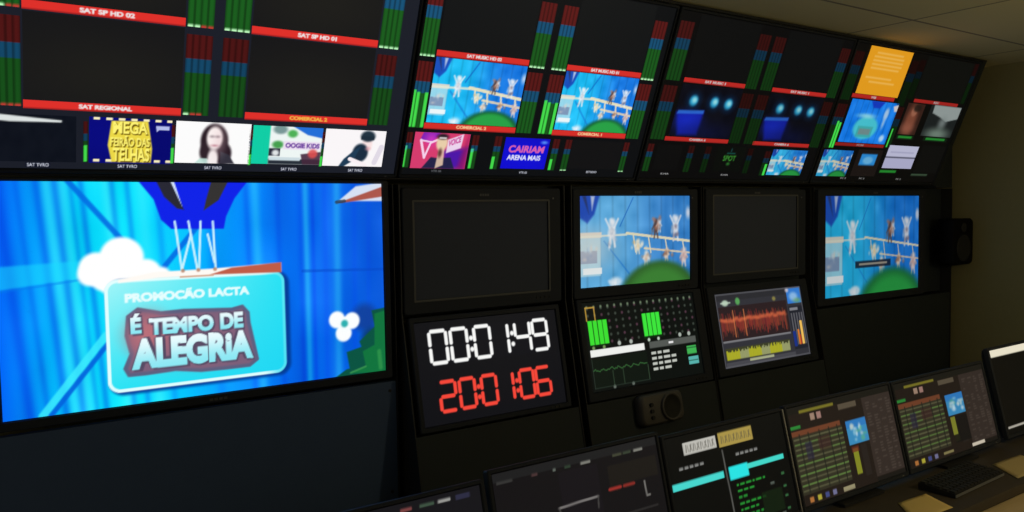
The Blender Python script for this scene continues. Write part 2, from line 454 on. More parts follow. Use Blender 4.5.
# ---- first monitor: two black feeds, five small pictures
add = bank('wide multiview monitor with a yellow sale advert tile, in the top bank above the television', .10, 1.362, (27, 30, 40))
for x0, x1, z0, z1 in ((.188, .600, .500, .770), (.188, .600, .230, .471), (.796, 1.216, .500, .770), (.796, 1.214, .230, .471)):
    p = Pic(x0, x1, z0, z1, .012); p.fill((22, 22, 24)); p.discuv(.5, .35, .5, .4, (32, 31, 27), .8, .12); add('video_tile', p, 'black empty video tile')
bars(add, .187, .601, .475, .500, 'SAT SP HD 02'); bars(add, .187, .601, .205, .229, 'SAT REGIONAL')
bars(add, .795, 1.217, .475, .500, 'SAT SP HD 01', frac=.31); bars(add, .795, 1.217, .205, .229, 'COMERCIAL 2', tcol=(240, 180, 70), frac=.31)
for x0, x1 in ((.115, .183), (.606, .682), (.712, .790), (1.222, 1.296)):
    add('level_meter', p_meter(x0, x1, .477, .725, 1, tick='ggrr' if x0 < .7 else 'gggg'))
    add('level_meter', p_meter(x0, x1, .210, .455, .85 if x0 < .7 else .8, tick='grrr' if x0 < .2 else ('grr-' if x0 < .7 else '')))
p = Pic(.114, .318, .050, .188, .003); p.fill((14, 18, 28)); p.polyuv([(-.1, 1.0), (-.1, .87), (.2, .84), (.82, .86), (.82, .90)], (232, 238, 236), .95, .005); p.noise(.006)
add('video_tile', p, 'dark video tile with a white streak')
p = Pic(.351, .578, .050, .190, .0022); p.fill((6, 8, 110)); p.discuv(.1, .6, .3, .5, (8, 10, 130), .8, .05)
for i in range(7):
    u = .05 + i * .148
    p.rect(u, u + .075, .945, 1.0, (250, 240, 190)); p.rect(u, u + .075, .03, .085, (250, 240, 190))
p.polyuv([(.26, .93), (.70, .95), (.74, .56), (.76, .34), (.75, .03), (.27, .03), (.22, .40)], (236, 216, 70), 1, .005)
def L(p, t, u0, u1, v0, v1, c, **k):
    W = p.x1 - p.x0; H = p.z1 - p.z0
    return p.text(t, p.x0 + u0 * W, p.x0 + u1 * W, p.z0 + v0 * H, p.z0 + v1 * H, c, **k)
for t, u0, u1, v0, v1 in (('MEGA', .28, .70, .66, .93), ('FEIR\u00c3O DAS', .25, .73, .38, .62), ('TELHAS', .28, .73, .05, .35)):
    L(p, t, u0 + .012, u1 + .012, v0 - .025, v1 - .025, (112, 88, 12), bold=.055); L(p, t, u0, u1, v0, v1, (255, 244, 116), bold=.03)
p.polyuv([(.80, .86), (.97, .86), (.97, .77), (.84, .77), (.81, .72)], (200, 210, 250), .9)
add('video_tile', p, 'blue video tile with yellow sale lettering')
p = Pic(.590, .819, .056, .190, .0026); p.fill((252, 252, 252))
p.discuv(.51, .55, .185, .42, (44, 30, 38), 1, .012); p.discuv(.42, .28, .10, .26, (48, 34, 42), 1, .012); p.discuv(.62, .25, .13, .28, (40, 26, 36), 1, .012)
p.polyuv([(.60, .30), (.72, .22), (.80, .0), (.60, .0)], (52, 50, 62), 1, .01); p.polyuv([(.26, .0), (.33, .12), (.42, .12), (.50, .0)], (190, 226, 216), .9, .012)
p.discuv(.51, .62, .105, .28, (253, 244, 242), 1, .010); p.discuv(.50, .10, .07, .26, (246, 238, 238), 1, .012); p.discuv(.57, .56, .05, .18, (226, 190, 196), .6, .03)
p.discuv(.475, .66, .022, .022, (110, 90, 100), .7, .006); p.discuv(.55, .66, .022, .022, (110, 90, 100), .7, .006); p.discuv(.515, .44, .03, .018, (170, 90, 110), .8, .006)
add('video_tile', p, 'white video tile with a dark-haired person')
p = Pic(.826, 1.062, .058, .188, .0026); p.fill((238, 246, 244)); p.rect(-.1, .24, -.1, 1.1, (16, 205, 165), 1, .01)
p.polyuv([(.55, 1.02), (1.02, 1.02), (1.02, .72), (.78, .80)], (34, 110, 215), 1, .015); p.discuv(.38, .92, .10, .12, (70, 110, 110), .7, .02)
p.discuv(.56, .82, .07, .10, (60, 170, 70), .9, .012); p.discuv(.36, .52, .08, .10, (50, 150, 60), .9, .012); p.rect(.24, .40, .22, .42, (28, 28, 44), .95)
p.rect(.44, .98, .40, .62, (236, 222, 240), 1, .01); L(p, 'OOGIE KIDS', .47, .97, .44, .58, (112, 70, 160), bold=.05)
p.rect(.24, 1, 0, .14, (40, 48, 58), 1, .01); p.rect(.25, .70, .10, .19, (205, 220, 226), 1); p.polyuv([(.70, .28), (1, .36), (1, 0), (.74, 0)], (70, 40, 60), .9, .01); p.discuv(.88, .30, .07, .12, (222, 80, 80), .9, .012)
p.discuv(.335, .3, .05, .08, (245, 250, 250), .9, .01)
add('video_tile', p, 'teal and white video tile with a shop picture')
p = Pic(1.072, 1.297, .056, .188, .0026); p.fill((250, 246, 248))
p.discuv(.70, .62, .085, .22, (250, 226, 226), 1, .01); p.discuv(.70, .84, .12, .15, (34, 52, 66), 1, .008); p.rect(.585, .81, .74, .84, (30, 46, 60), 1, .006)
p.discuv(.60, .38, .13, .25, (26, 46, 66), 1, .01); p.polyuv([(.48, .42), (.60, .56), (.50, .16), (.34, -.02), (.26, -.02), (.34, .20)], (30, 60, 86), 1, .01)
p.seguv((.44, .20), (.70, .04), .014, (250, 240, 244), 1); p.discuv(.72, .5, .04, .05, (222, 160, 170), .7, .01); p.seguv((.95, .55), (.86, .12), .02, (214, 206, 222), .7)
add('video_tile', p, 'white video tile with a person in a cap')
for x in (.343, .583, .822, 1.067):
    add('level_meter', p_meter(x - .007, x + .005, .052, .175, .75, lit=.42 if x < .7 else .3, n=1))
for x0, x1 in ((.190, .252), (.425, .487), (.677, .738), (.925, .987), (1.166, 1.228)): add('caption', p_caption(x0, x1, .034, .048, 'SAT TVRO'), 'white caption under a small tile')

# ---- second monitor: two bright outdoor pictures
add = bank('wide multiview monitor showing two bright cyan outdoor pictures side by side in the top bank', 1.370, 2.548, (12, 14, 17))
for x0, x1 in ((1.448, 1.846), (2.036, 2.428)):
    p = Pic(x0, x1, .494, .768, .02); p.fill((17, 19, 21)); add('video_tile', p, 'black empty video tile')
    add('video_tile', p_playground(x0, x1, .230, .468, 1.0), 'cyan outdoor video tile')
    bars(add, x0 - .002, x1 + .002, .470, .493, 'SAT MUSIC HD 02' if x0 < 2 else 'SAT MUSIC HD 01', k=.95, frac=.38)
    bars(add, x0 - .006, x1 + .002, .205, .228, 'COMERCIAL 2' if x0 < 2 else 'COMERCIAL 1', k=.95, tcol=(255, 205, 150), frac=.33)
for i, (x0, x1) in enumerate(((1.375, 1.440), (1.852, 1.925), (1.958, 2.030), (2.434, 2.508))):
    add('level_meter', p_meter(x0, x1, .466, .712, 1.0 if i in (0, 2) else .95, tick='gggg'))
    lit = i in (0, 2)
    add('level_meter', p_meter(x0, x1, .208, .448, .95, lit=.57 if lit else 0, litcols=(0, 1, 3) if lit else None))
p = Pic(1.412, 1.648, .054, .192, .0026); p.fill((214, 60, 110))
p.polyuv([(.15, 1), (.45, 1), (.30, .7), (.1, .78)], (110, 30, 190), .9, .02); p.discuv(.30, .8, .08, .15, (230, 60, 190), .8, .03); p.polyuv([(.55, .5), (1, .62), (.96, 0), (.60, 0)], (70, 20, 170), .95, .03)
p.polyuv([(.98, 1), (1, 0), (.85, 0), (.9, .5)], (150, 20, 90), .7, .03)
p.polyuv([(.60, .44), (.60, .82), (.88, 1.0), (.86, .60)], (238, 220, 244), .95, .006)
p.seguv((.12, .78), (.22, .30), .010, (246, 210, 236)); p.seguv((.22, .30), (.30, .74), .008, (246, 210, 236)); p.seguv((.12, .78), (.30, .74), .006, (246, 210, 236)); p.seguv((.30, .72), (.46, .84), .008, (246, 210, 236))
L(p, 'VOICE', .62, .84, .62, .80, (200, 70, 150), bold=.04, rise=.02)
p.polyuv([(.20, .0), (.34, .32), (.44, .30), (.70, .32), (.80, 0)], (32, 34, 70), .97, .012); p.discuv(.50, .72, .10, .22, (232, 206, 170), 1, .01); p.discuv(.50, .90, .10, .08, (40, 26, 40), 1, .01)
p.rect(.44, .57, .84, .885, (246, 240, 240), .9, .01); p.polyuv([(.46, .56), (.56, .56), (.58, .1), (.44, 0)], (226, 196, 170), .9, .01); p.discuv(.49, .44, .035, .12, (84, 50, 46), .9, .01)
add('video_tile', p, 'pink and purple video tile with a singer')
p = Pic(1.812, 2.030, .060, .188, .0024); p.fill((14, 12, 196)); p.discuv(.4, .3, .6, .5, (16, 14, 214), .8, .05)
L(p, 'CAIRIAM', .10, .90, .52, .76, (214, 96, 176), bold=.045, shear=.1); L(p, 'ARENA MAIS', .10, .86, .28, .45, (226, 226, 250), bold=.04)
p.discuv(.88, .88, .07, .05, (90, 150, 250), .9, .01)
add('video_tile', p, 'blue video tile with pink and white lettering')
add('video_tile', p_dark(2.150, 2.430, .066, .190, (17, 17, 19)), 'black empty small tile')
for (x0, x1, lit) in ((1.374, 1.404, .62), (1.660, 1.690, .6), (1.762, 1.796, .38), (2.048, 2.082, .36), (2.112, 2.146, 0), (2.436, 2.468, .0)):
    add('level_meter', p_meter(x0, x1, .056, .190, .8, lit=lit, n=2, litcols=(0,) if lit else None, bluelit=lit > .5, tick='' if lit else 'gg'))
add('caption', p_caption(1.905, 1.950, .038, .050, 'VTR 05', bg=(14, 16, 20)), 'white caption under a small tile'); add('caption', p_caption(2.255, 2.320, .046, .058, 'ESTUDIO', bg=(14, 16, 20)), 'white caption under a small tile')
add('caption', p_caption(1.50, 1.55, .038, .050, 'VTR 06', c=(90, 92, 96), bg=(14, 16, 20)), 'grey caption under a small tile')

# ---- third monitor: two dark stages
add = bank('wide multiview monitor showing two dark stage pictures with cyan lights, third in the top bank', 2.560, 3.822, (9, 9, 10))
for x0, x1 in ((2.690, 3.092), (3.296, 3.722)):
    add('video_tile', p_dark(x0, x1, .500, .768, (12, 13, 14)), 'black empty video tile')
    add('video_tile', p_stage(x0, x1, .232, .470, .95 if x0 < 3 else .85), 'dark stage video tile with cyan lights')
    bars(add, x0, x1 + .004, .476, .497, 'SAT MUSIC 1', k=.82, frac=.34, res=.003); bars(add, x0 - .02, x1 + .002, .208, .228, 'CAMERA 6', k=.8, frac=.26, res=.003)
for i, (x0, x1) in enumerate(((2.578, 2.664), (3.096, 3.178), (3.206, 3.288), (3.728, 3.806))):
    add('level_meter', p_meter(x0, x1, .478, .730, .72 if i < 1 else .56))
    add('level_meter', p_meter(x0, x1, .212, .455,   .66 if i < 1 else .46, lit=0))
add('video_tile', p_dark(2.640, 2.80, .070, .190, (12, 12, 13)), 'black empty small tile')
p = Pic(3.04, 3.24, .070, .196, .005); p.fill((9, 12, 10)); L(p, 'SPOT', .28, .72, .42, .64, (60, 150, 50), bold=.02); p.rect(.36, .66, .70, .75, (20, 80, 70), .9); p.discuv(.5, .3, .06, .06, (40, 110, 40), .9, .012); p.rect(.48, .52, .78, .92, (30, 90, 90), .7)
add('video_tile', p, 'black small tile with a green sign')
for x0, x1, k in ((2.580, 2.618, .7), (2.84, 2.88, .5), (2.955, 2.995, .4), (3.262, 3.30, .35)): add('level_meter', p_meter(x0, x1, .062, .190, k, n=2))
add('video_tile', p_mini(3.452, 3.732, .056, .192, .9), 'small bright outdoor tile')
add('level_meter', p_meter(3.395, 3.440, .052, .180, .5, lit=.5, n=2, litcols=(1,)))
add('caption', p_caption(2.70, 2.76, .046, .057, 'ILHA', c=(150, 150, 150), bg=(12, 12, 14)), 'grey caption under a small tile'); add('caption', p_caption(3.11, 3.17, .046, .057, 'ILHA', c=(150, 150, 150), bg=(12, 12, 14)), 'grey caption under a small tile')
add('level_meter', p_meter(3.52, 3.70, .040, .052, .3, lit=0, n=1))

# ---- fourth monitor
add = bank('multiview monitor with a bright orange page, at the right end of the top bank', 3.836, 5.103, (10, 9, 8))
p = Pic(3.966, 4.368, .518, .768, .004); p.fill((222, 152, 30))
for v, a, b in ((.88, .18, .8), (.80, .14, .84), (.72, .14, .84), (.64, .14, .84), (.56, .14, .8), (.36, .1, .7), (.27, .2, .8)): p.rect(a, b, v - .018, v + .018, (234, 190, 110), .65, .01)
add('video_tile', p, 'orange page tile')
bars(add, 3.945, 4.345, .494, .516, 'WEB', k=.78, frac=.12, res=.004)
p = Pic(3.962, 4.410, .252, .488, .005); L0 = np.array((22, 120, 225.)); p.fill(L0); p.C *= (1 - .1 * ((p.U * 8) % 1 > .8))[..., None]; p.noise(.03)
p.polyuv([(.40, 1), (.70, 1), (.62, .84), (.48, .84)], (20, 50, 180), .9, .012); p.discuv(.46, .36, .25, .27, (70, 190, 200), .95, .02); p.rect(.30, .62, .14, .40, (60, 160, 160), .9, .01); p.rect(.34, .58, .20, .34, (110, 130, 130), .9, .01); p.discuv(.40, .64, .16, .05, (150, 215, 220), .8, .02)
p.discuv(.80, .72, .045, .14, (190, 205, 215), .8, .02); p.discuv(.80, .50, .025, .12, (160, 190, 215), .8, .02); p.polyuv([(.9, .92), (1.02, .98), (1.02, .8), (.95, .8)], (222, 200, 190), .9, .01); p.discuv(.88, .14, .05, .08, (200, 225, 235), .8, .02)
add('video_tile', p, 'blue video tile with a turquoise sign')
bars(add, 3.945, 4.41, .230, .248, 'PGM', k=.62, frac=.14, res=.004)
for x0, x1, z0, z1, k in ((3.852, 3.932, .478, .730, .40), (4.385, 4.455, .478, .730, .30), (4.462, 4.52, .520, .740, .24), (5.045, 5.088, .530, .770, .34)):
    add('level_meter', p_meter(x0, x1, z0, z1, k))
add('level_meter', p_meter(3.852, 3.940, .215, .455, .5, lit=.62, litcols=(2, 3))); add('level_meter', p_meter(4.415, 4.475, .235, .470, .45, lit=.5, litcols=(1,)))
add('video_tile', p_dark(4.53, 5.036, .530, .768, (13, 14, 12)), 'black empty video tile'); bars(add, 4.542, 5.026, .506, .526, 'REC', k=.70, frac=.12, res=.004)
p = Pic(4.500, 4.680, .318, .500, .006); p.fill((52, 30, 24)); p.discuv(.45, .45, .3, .5, (124, 70, 52), .9, .03); p.discuv(.5, .75, .16, .16, (150, 96, 74), .9, .02); p.discuv(.62, .86, .22, .12, (34, 24, 20), .9, .02); p.discuv(.4, .2, .3, .14, (140, 84, 66), .8, .03)
add('video_tile', p, 'brown small tile with a person')
p = Pic(4.745, 5.086, .318, .506, .006); p.fill((26, 30, 30)); p.polyuv([(.1, 1), (1, 1), (1, .62), (.64, .5), (.42, .62), (.12, .74)], (150, 160, 158), .9, .02); p.discuv(.55, .45, .12, .18, (120, 130, 128), .8, .03); p.discuv(.5, .08, .34, .18, (112, 130, 118), .9, .03)
add('video_tile', p, 'grey small tile')
for x0, x1 in ((4.50, 4.68), (4.79, 5.06)):
    p = Pic(x0, x1, .288, .312, .006); p.fill((14, 30, 16)); p.rect(.1, .9, .3, .8, (40, 150, 52), .9, .008); add('level_meter', p, 'green level strip')
add('video_tile', p_mini(3.872, 4.140, .056, .205, .85), 'small outdoor tile')
p = Pic(4.185, 4.425, .060, .216, .006); p.fill((26, 20, 18)); p.rect(.18, .82, .42, .84, (40, 130, 200), 1, .01); p.discuv(.5, .6, .2, .14, (120, 180, 210), .7, .02); add('video_tile', p, 'dark small tile with a blue inset')
p = Pic(4.470, 4.782, .112, .250, .005); p.fill((180, 180, 205)); p.rect(-.1, 1.1, .44, .52, (90, 90, 110), 1, .006); p.rect(0, 1, .0, .42, (166, 166, 196), 1, .006); p.rect(.1, .9, .68, .74, (150, 150, 180), .8)
add('video_tile', p, 'pale document tile')
p = Pic(4.455, 4.64, .082, .102, .006); p.fill((14, 30, 16)); p.rect(.05, .95, .2, .9, (36, 140, 46), .9, .008); add('level_meter', p, 'green level strip')
add('video_tile', p_dark(4.82, 5.086, .090, .262, (13, 13, 12)), 'black empty small tile')
p = Pic(4.80, 5.0, .066, .084, .006); p.fill((12, 16, 12)); p.rect(.05, .95, .3, .8, (62, 84, 62), .9, .008); add('caption', p, 'grey caption strip')
for x0, x1 in ((4.10, 4.16), (4.28, 4.34), (4.66, 4.72)): add('caption', p_caption(x0, x1, .040, .052, 'PC 2', c=(140, 140, 140), bg=(14, 13, 12)), 'grey caption under a small tile')

# ---- the canopy that carries the bank
hood = empty('monitor_canopy', on_plane(2.55, 0, P_UP), 'long black forward-tilted canopy holding the top row of monitors under the ceiling', 'canopy', rx=TU)
link('back_panel', box(-2.65, 2.592, .062, .082, .004, .745, bev=.002), M_PANEL, hood)
link('bottom_sill', box(-2.65, 2.592, -.004, .062, .0085, .0150, bev=.002), M_RAIL, hood)
link('top_rail', box(-2.65, 2.592, -.008, .008, .7885, .800, bev=.003), M_RAIL, hood)
for x in (-2.655, 2.561): link('side_panel', add_prism(bmesh.new(), [(-.006, .0085), (.110, .0085), (.110, .69), (.006, .800), (-.006, .800)], 'x', x - .004, x + .034), M_PANEL, hood)

def _back(y, z): dz = z - .12; return (y * math.cos(TU) + dz * math.sin(TU), -y * math.sin(TU) + dz * math.cos(TU))
link('end_panel', add_prism(bmesh.new(), [_back(.0, .115), _back(.38, .115), _back(.38, .862), _back(.0, .862)], 'x', 2.605, 2.80), M_PANEL, hood)

# ================================================================= THE MIDDLE ROW
def brand_mark(root, x, z, y=-.0075, w=.045, h=.009):
    bm = bmesh.new(); n = 4
    for i in range(n):
        x0 = x - w / 2 + i * w / n
        add_box(bm, x0, x0 + w / n * .72, y, y + .0012, z - h / 2, z + h / 2)
    link('maker_mark', bm, M_GREYMARK, root)

def button_row(root, x0, z, n, dx=.022, y=-.006):
    for i in range(n):
        bm = bmesh.new(); add_cyl(bm, (x0 + i * dx, y - .003, z), (x0 + i * dx, y + .001, z), .005, 14)
        link('button', bm, M_RAIL, root)

# ---- television
inner = (.106, 1.304, -.573, .1115)
tv, off = monitor('television', 'largest screen, a wide television showing a blue advert with a turquoise sign', 'television', P_MID, (.078, 1.330, -.603, .106 + .018), inner, depth=.06)
p = Pic(*inner, .0031)
X, Z = p.X, p.Z
xs = [.10, .18, .30, .45, .60, .72, .80, .95, 1.10, 1.31]
cs = np.array([(0, 96, 250), (0, 150, 252), (8, 214, 254), (10, 232, 255), (0, 196, 255), (0, 160, 255), (0, 138, 252), (0, 112, 242), (0, 100, 232), (0, 84, 214)], float)
Xs = X + .18 * (Z + .2) * -.15
p.C = np.stack([np.interp(Xs, xs, cs[:, i]) for i in range(3)], -1) / 255.0
for x, w, a, dark in ((.127, .02, .55, 1), (.175, .012, .3, 1), (.225, .016, .45, 1), (.271, .016, .45, 1), (.310, .01, .25, 1), (.338, .012, .35, 1), (.25, .02, .35, 0), (.29, .02, .35, 0), (.405, .02, .4, 0), (.42, .012, .30, 1),
                      (.462, .012, .30, 1), (.545, .014, .22, 1), (.50, .025, .3, 0), (.70, .02, .2, 1), (.816, .014, .35, 1), (.845, .02, .25, 0), (.92, .014, .35, 1), (.998, .016, .45, 1), (1.016, .014, .3, 0), (1.041, .01, .55, 1), (1.085, .016, .4, 1), (1.13, .02, .25, 0), (1.195, .014, .35, 1), (1.25, .012, .3, 1)):
    xx = x + .10 * (-.03 - Z) * (1 - x)
    m = np.exp(-((X - xx) / (w * .8)) ** 2) * min(1, a * 1.25)
    p.mix(m, (0, 78, 232) if dark else (70, 240, 255))
p.noise(.03, 24, 6)
p.poly([(.10, -.132), (.36, -.122), (.40, -.165), (.10, -.200)], (24, 218, 255), .55, .012); p.seg((.10, -.205), (.40, -.170), .008, (0, 120, 235), .4)
p.rectm(.10, 1.31, -.200, -.165, (30, 210, 255), .35, .01) if False else None
p.seg((1.0, -.19), (1.31, -.20), .010, (0, 70, 200), .5)
p.seg((.292, .118), (.435, -.065), .016, (0, 108, 226), .9, .008); p.seg((.652, -.034), (.555, -.15), .016, (0, 100, 226), .85, .008)
p.seg((.205, -.572), (.380, -.352), .022, (60, 236, 255), .85, .008); p.seg((.228, -.572), (.383, -.38), .014, (0, 96, 220), .9, .008)
# balloon basket
p.poly([(.488, .118), (.532, .059), (.551, -.004), (.579, -.032), (.737, -.035), (.745, .003), (.774, .062), (.818, .118)], (14, 34, 232), 1, .006, grow=.003)
p.poly([(.537, .118), (.581, .118), (.618, .025), (.597, .029), (.560, .066)], (40, 40, 52), 1, .005)
p.poly([(.705, .118), (.759, .118), (.726, .055), (.678, .022), (.686, .055)], (52, 50, 50), 1, .005)
p.poly([(.579, .118), (.590, .118), (.613, .035)], (220, 236, 250), .95, .004)
# hanging ropes
for a, b in (((.589, -.012), (.605, -.165)), ((.630, -.012), (.653, -.171)), ((.636, -.054), (.606, -.162)), ((.667, -.013), (.657, -.171)), ((.705, -.014), (.709, -.167)), ((.688, -.055), (.706, -.145))):
    p.seg(a, b, .007, (206, 244, 255), .95, .004)
# cloud
for x, z, r in ((.362, -.148, .048), (.433, -.118, .062), (.500, -.170, .044), (.345, -.165, .035), (.430, -.190, .060), (.545, -.178, .025), (.390, -.17, .05), (.47, -.18, .05)): p.disc(x, z, r, (255, 255, 255), 1, soft=.008)
# sign board
sd = p.rrsd(.381, .934, -.531, -.186, .036)
p.mix(1 - ss(-.002, .014, p.rrsd(.390, .944, -.535, -.192, .036)), (0, 60, 150))
t = np.clip((X - .38) / .55, 0, 1)[..., None]; tv_ = np.clip((Z + .53) / .34, 0, 1)[..., None]
board = np.array((40, 226, 244.)) * (1 - tv_ * .75 * (1 - t)) + np.array((205, 252, 250.)) * (tv_ * .75 * (1 - t))
board = board * (1 - .20 * t * (1 - tv_)) + np.array((0, 170, 240.)) * .20 * t * (1 - tv_)
m = 1 - ss(-.002, .002, sd); p.C = p.C * (1 - m[..., None]) + m[..., None] * board / 255.0
edge = (1 - ss(.003, .007, np.abs(sd + .004))) * (1 - .75 * ss(.85, .93, X)) ; p.mix(edge, (226, 255, 255))
p.poly([(.52, -.168), (.70, -.166), (.853, -.160), (.925, -.158), (.925, -.188), (.536, -.186), (.42, -.196), (.42, -.186)], (255, 250, 244), 1, .006)
p.poly([(.690, -.185), (.760, -.166), (.925, -.156), (.925, -.190)], (188, 84, 62), .95, .006)
p.seg((.60, -.187), (.70, -.187), .006, (214, 160, 130), .8)
for x in (.608, .655, .707): p.disc(x, -.168, .006, (180, 120, 90), .8)
p.text('PROMO\u00c7\u00c3O LACTA', .436, .816, -.264, -.223, (236, 255, 255), .95, bold=.06)
# lettering patch
blob = [(.443, -.301), (.472, -.280), (.538, -.297), (.606, -.295), (.756, -.303), (.790, -.296), (.808, -.318), (.810, -.352), (.834, -.476), (.808, -.494), (.734, -.494), (.653, -.492), (.576, -.479), (.487, -.482), (.440, -.481), (.430, -.460), (.449, -.416), (.437, -.359)]
p.poly(blob, (92, 96, 128), 1, .006, grow=.006); p.poly(blob, (124, 96, 122), 1, .010, grow=-.006)
p.disc(.50, -.36, .06, (206, 116, 122), .75, soft=.05); p.disc(.63, -.40, .09, (176, 104, 118), .5, soft=.07, rz=.05)
def lettering(txt, x0, x1, z0, z1, rise, b):
    for dx, dz in ((.005, -.006), (-.004, 0), (.004, .004)): p.text(txt, x0 + dx, x1 + dx, z0 + dz, z1 + dz, (84, 72, 98), .85, bold=b + .03, rise=rise)
    m = text_mask(p, txt, x0, x1, z0, z1, b, rise, 0, True)
    c = np.array((236, 252, 255.)) * (1 - tv_ * 0) ; low = np.array((140, 232, 244.)); g = ss(z0, z1, Z)[..., None]
    col = (low * (1 - g) + c * g) / 255.0; p.C = p.C * (1 - m[..., None]) + m[..., None] * col
lettering('\u00c9', .449, .480, -.356, -.293, 0, .05); lettering('TEMPO', .502, .697, -.364, -.311, -.003, .055); lettering('DE', .717, .792, -.366, -.312, .0, .055)
lettering('ALEGRiA', .448, .822, -.468, -.370, -.004, .06)
# lower right: small white blossom, hedge steps and a dark round bush shade
p.disc(1.225, -.37, .048, (16, 62, 150), .85, soft=.02); p.disc(1.255, -.45, .04, (10, 56, 96), .9, soft=.02)
p.poly([(1.100, -.580), (1.151, -.551), (1.163, -.549), (1.153, -.489), (1.211, -.476), (1.203, -.456), (1.264, -.407), (1.253, -.347), (1.312, -.340), (1.312, -.580)], (8, 84, 66), 1, .006)
p.poly([(1.167, -.567), (1.226, -.549), (1.215, -.493), (1.262, -.474), (1.265, -.360), (1.312, -.35), (1.312, -.58)], (16, 116, 62), 1, .006)
p.seg((1.167, -.565), (1.226, -.549), .007, (60, 150, 80), .8); p.seg((1.28, -.50), (1.285, -.56), .016, (60, 160, 80), .6, .01)
for x, z in ((1.120, -.370), (1.176, -.378), (1.144, -.420)): p.disc(x, z, .030, (252, 254, 255), 1, soft=.006)
p.disc(1.148, -.388, .026, (250, 254, 255)); p.disc(1.148, -.386, .013, (44, 176, 176), 1, soft=.006)
# top right: white corner with a red-brown beam
p.poly([(1.137, .050), (1.204, .102), (1.312, .118), (1.312, .049)], (226, 232, 244), .95, .008); p.poly([(1.130, .042), (1.312, .103), (1.312, .066), (1.172, .046)], (170, 80, 66), .95, .006); p.seg((1.130, .046), (1.16, .05), .012, (44, 60, 80), .8)
picture('screen', p, tv, off, 0.0)
brand_mark(tv, 0, .012, w=.06, h=.008)

# ---- two studio picture monitors, both showing the outdoor scene, and two that are switched off
def mid_monitor(label, outer, inner, pic, gridmark=True, group=None):
    r, off = monitor('studio_monitor', label, 'monitor', P_MID, outer, inner, depth=.06, group=group, r=.012)
    w = (outer[1] - outer[0]); zc = (inner[3] + outer[3]) / 2 - outer[2]
    brand_mark(r, (inner[0] + inner[1]) / 2 - (outer[0] + outer[1]) / 2, zc)
    button_row(r, w / 2 - .13, (inner[2] - outer[2]) * .45, 4)
    link('status_lamp', box(w / 2 - .045, w / 2 - .037, -.0085, -.0055, outer[3] - outer[2] - .045, outer[3] - outer[2] - .038), M_LED, r)
    if pic is not None: picture('screen', pic, r, off, 0.0)
    else:
        bm = bmesh.new(); add_box(bm, inner[0] - off[0], inner[1] - off[0], .0005, .0012, inner[2] - off[1], inner[3] - off[1])
        link('screen', bm, M_GLASS, r)
        a0, a1, b0, b1 = inner[0] - off[0], inner[1] - off[0], inner[2] - off[1], inner[3] - off[1]
        bm = bmesh.new(); g = .004
        loft(bm, [rloop(a0, a1, b0, b1, .003, -.0062), rloop(a0 - g, a1 + g, b0 - g, b1 + g, .004, -.0068), rloop(a0 - 2 * g, a1 + 2 * g, b0 - 2 * g, b1 + 2 * g, .005, -.0062)])
        link('screen_surround', bm, M_GREYMARK_DIM, r)
    return r
M_GREYMARK_DIM = principled('dull_grey_surround', (0.11, 0.11, 0.10), 0.6)
mid_monitor('black switched-off studio monitor directly above the digital clock', (1.385, 2.128, -.378, .098), (1.434, 2.062, -.325, .044), None)
mid_monitor('studio monitor showing a blue outdoor scene, between the two switched-off monitors', (2.197, 2.966, -.378, .098), (2.238, 2.914, -.332, .066),
            p_playground(2.238, 2.914, -.332, .066, .93, .75, .0034))
mid_monitor('black switched-off studio monitor above the red waveform screen', (3.022, 3.808, -.362, .098), (3.080, 3.733, -.317, .063), None)
mid_monitor('rightmost studio monitor showing a blue outdoor scene beside the bare wall', (3.920, 5.020, -.548, .098), (3.990, 4.952, -.506, .063),
            p_playground(3.990, 4.952, -.506, .063, .80, .10, .0055, lower_third=True))

# ---- the lower tilted row: clock, level screen, waveform screen
SEGS = {'0': 'abcdef', '1': 'bc', '2': 'abged', '4': 'fgbc', '6': 'afgedc', '9': 'abcdfg'}
def p_digits(x0, x1, z0, z1, txt, col, bg):
    p = Pic(x0, x1, z0, z1, .0028); p.fill(bg)
    mg = .010; X0, X1, Z0, Z1 = x0 + mg, x1 - mg, z0 + mg, z1 - mg
    k = (X1 - X0) / .600; w = .078 * k; t = .0150
    pos = {0: .0, 1: .100, 3: .215, 4: .308, 6: .425, 7: .520}
    for i, ch in enumerate(txt):
        if ch == ':':
            x = X0 + {2: .198, 5: .408}[i] * k
            for f in (.30, .66): p.disc(x, Z0 + f * (Z1 - Z0), .0095, col, 1, soft=.004)
            continue
        a = X0 + pos[i] * k; b = a + w; zm = (Z0 + Z1) / 2; g = .010
        S = {'a': ((a + g, Z1), (b - g, Z1)), 'd': ((a + g, Z0), (b - g, Z0)), 'g': ((a + g, zm), (b - g, zm)),
             'f': ((a, zm + g), (a, Z1 - g)), 'b': ((b, zm + g), (b, Z1 - g)), 'e': ((a, Z0 + g), (a, zm - g)), 'c': ((b, Z0 + g), (b, zm - g))}
        for s_ in SEGS[ch]: p.seg(*S[s_], t, col, 1, .005)
    return p
inner = (1.420, 2.085, -.428, -.042)
ck, off = monitor('digital_clock', 'dark display with white digits 00:01:49 above red digits 20:01:06', 'clock', P_LOW, (1.398, 2.108, -.450, -.020), inner, depth=.05)
sc = screen_base(ck, off, inner, (13, 14, 20))
picture('time_readout', p_digits(1.468, 2.044, -.209, -.068, '00:01:49', (248, 248, 246), (14, 15, 22)), sc, off, 0, 'white digits 00:01:49')
picture('time_readout', p_digits(1.488, 2.028, -.392, -.262, '20:01:06', (246, 70, 56), (14, 14, 20)), sc, off, 0, 'red digits 20:01:06')
button_row(ck, .25, .011, 3)

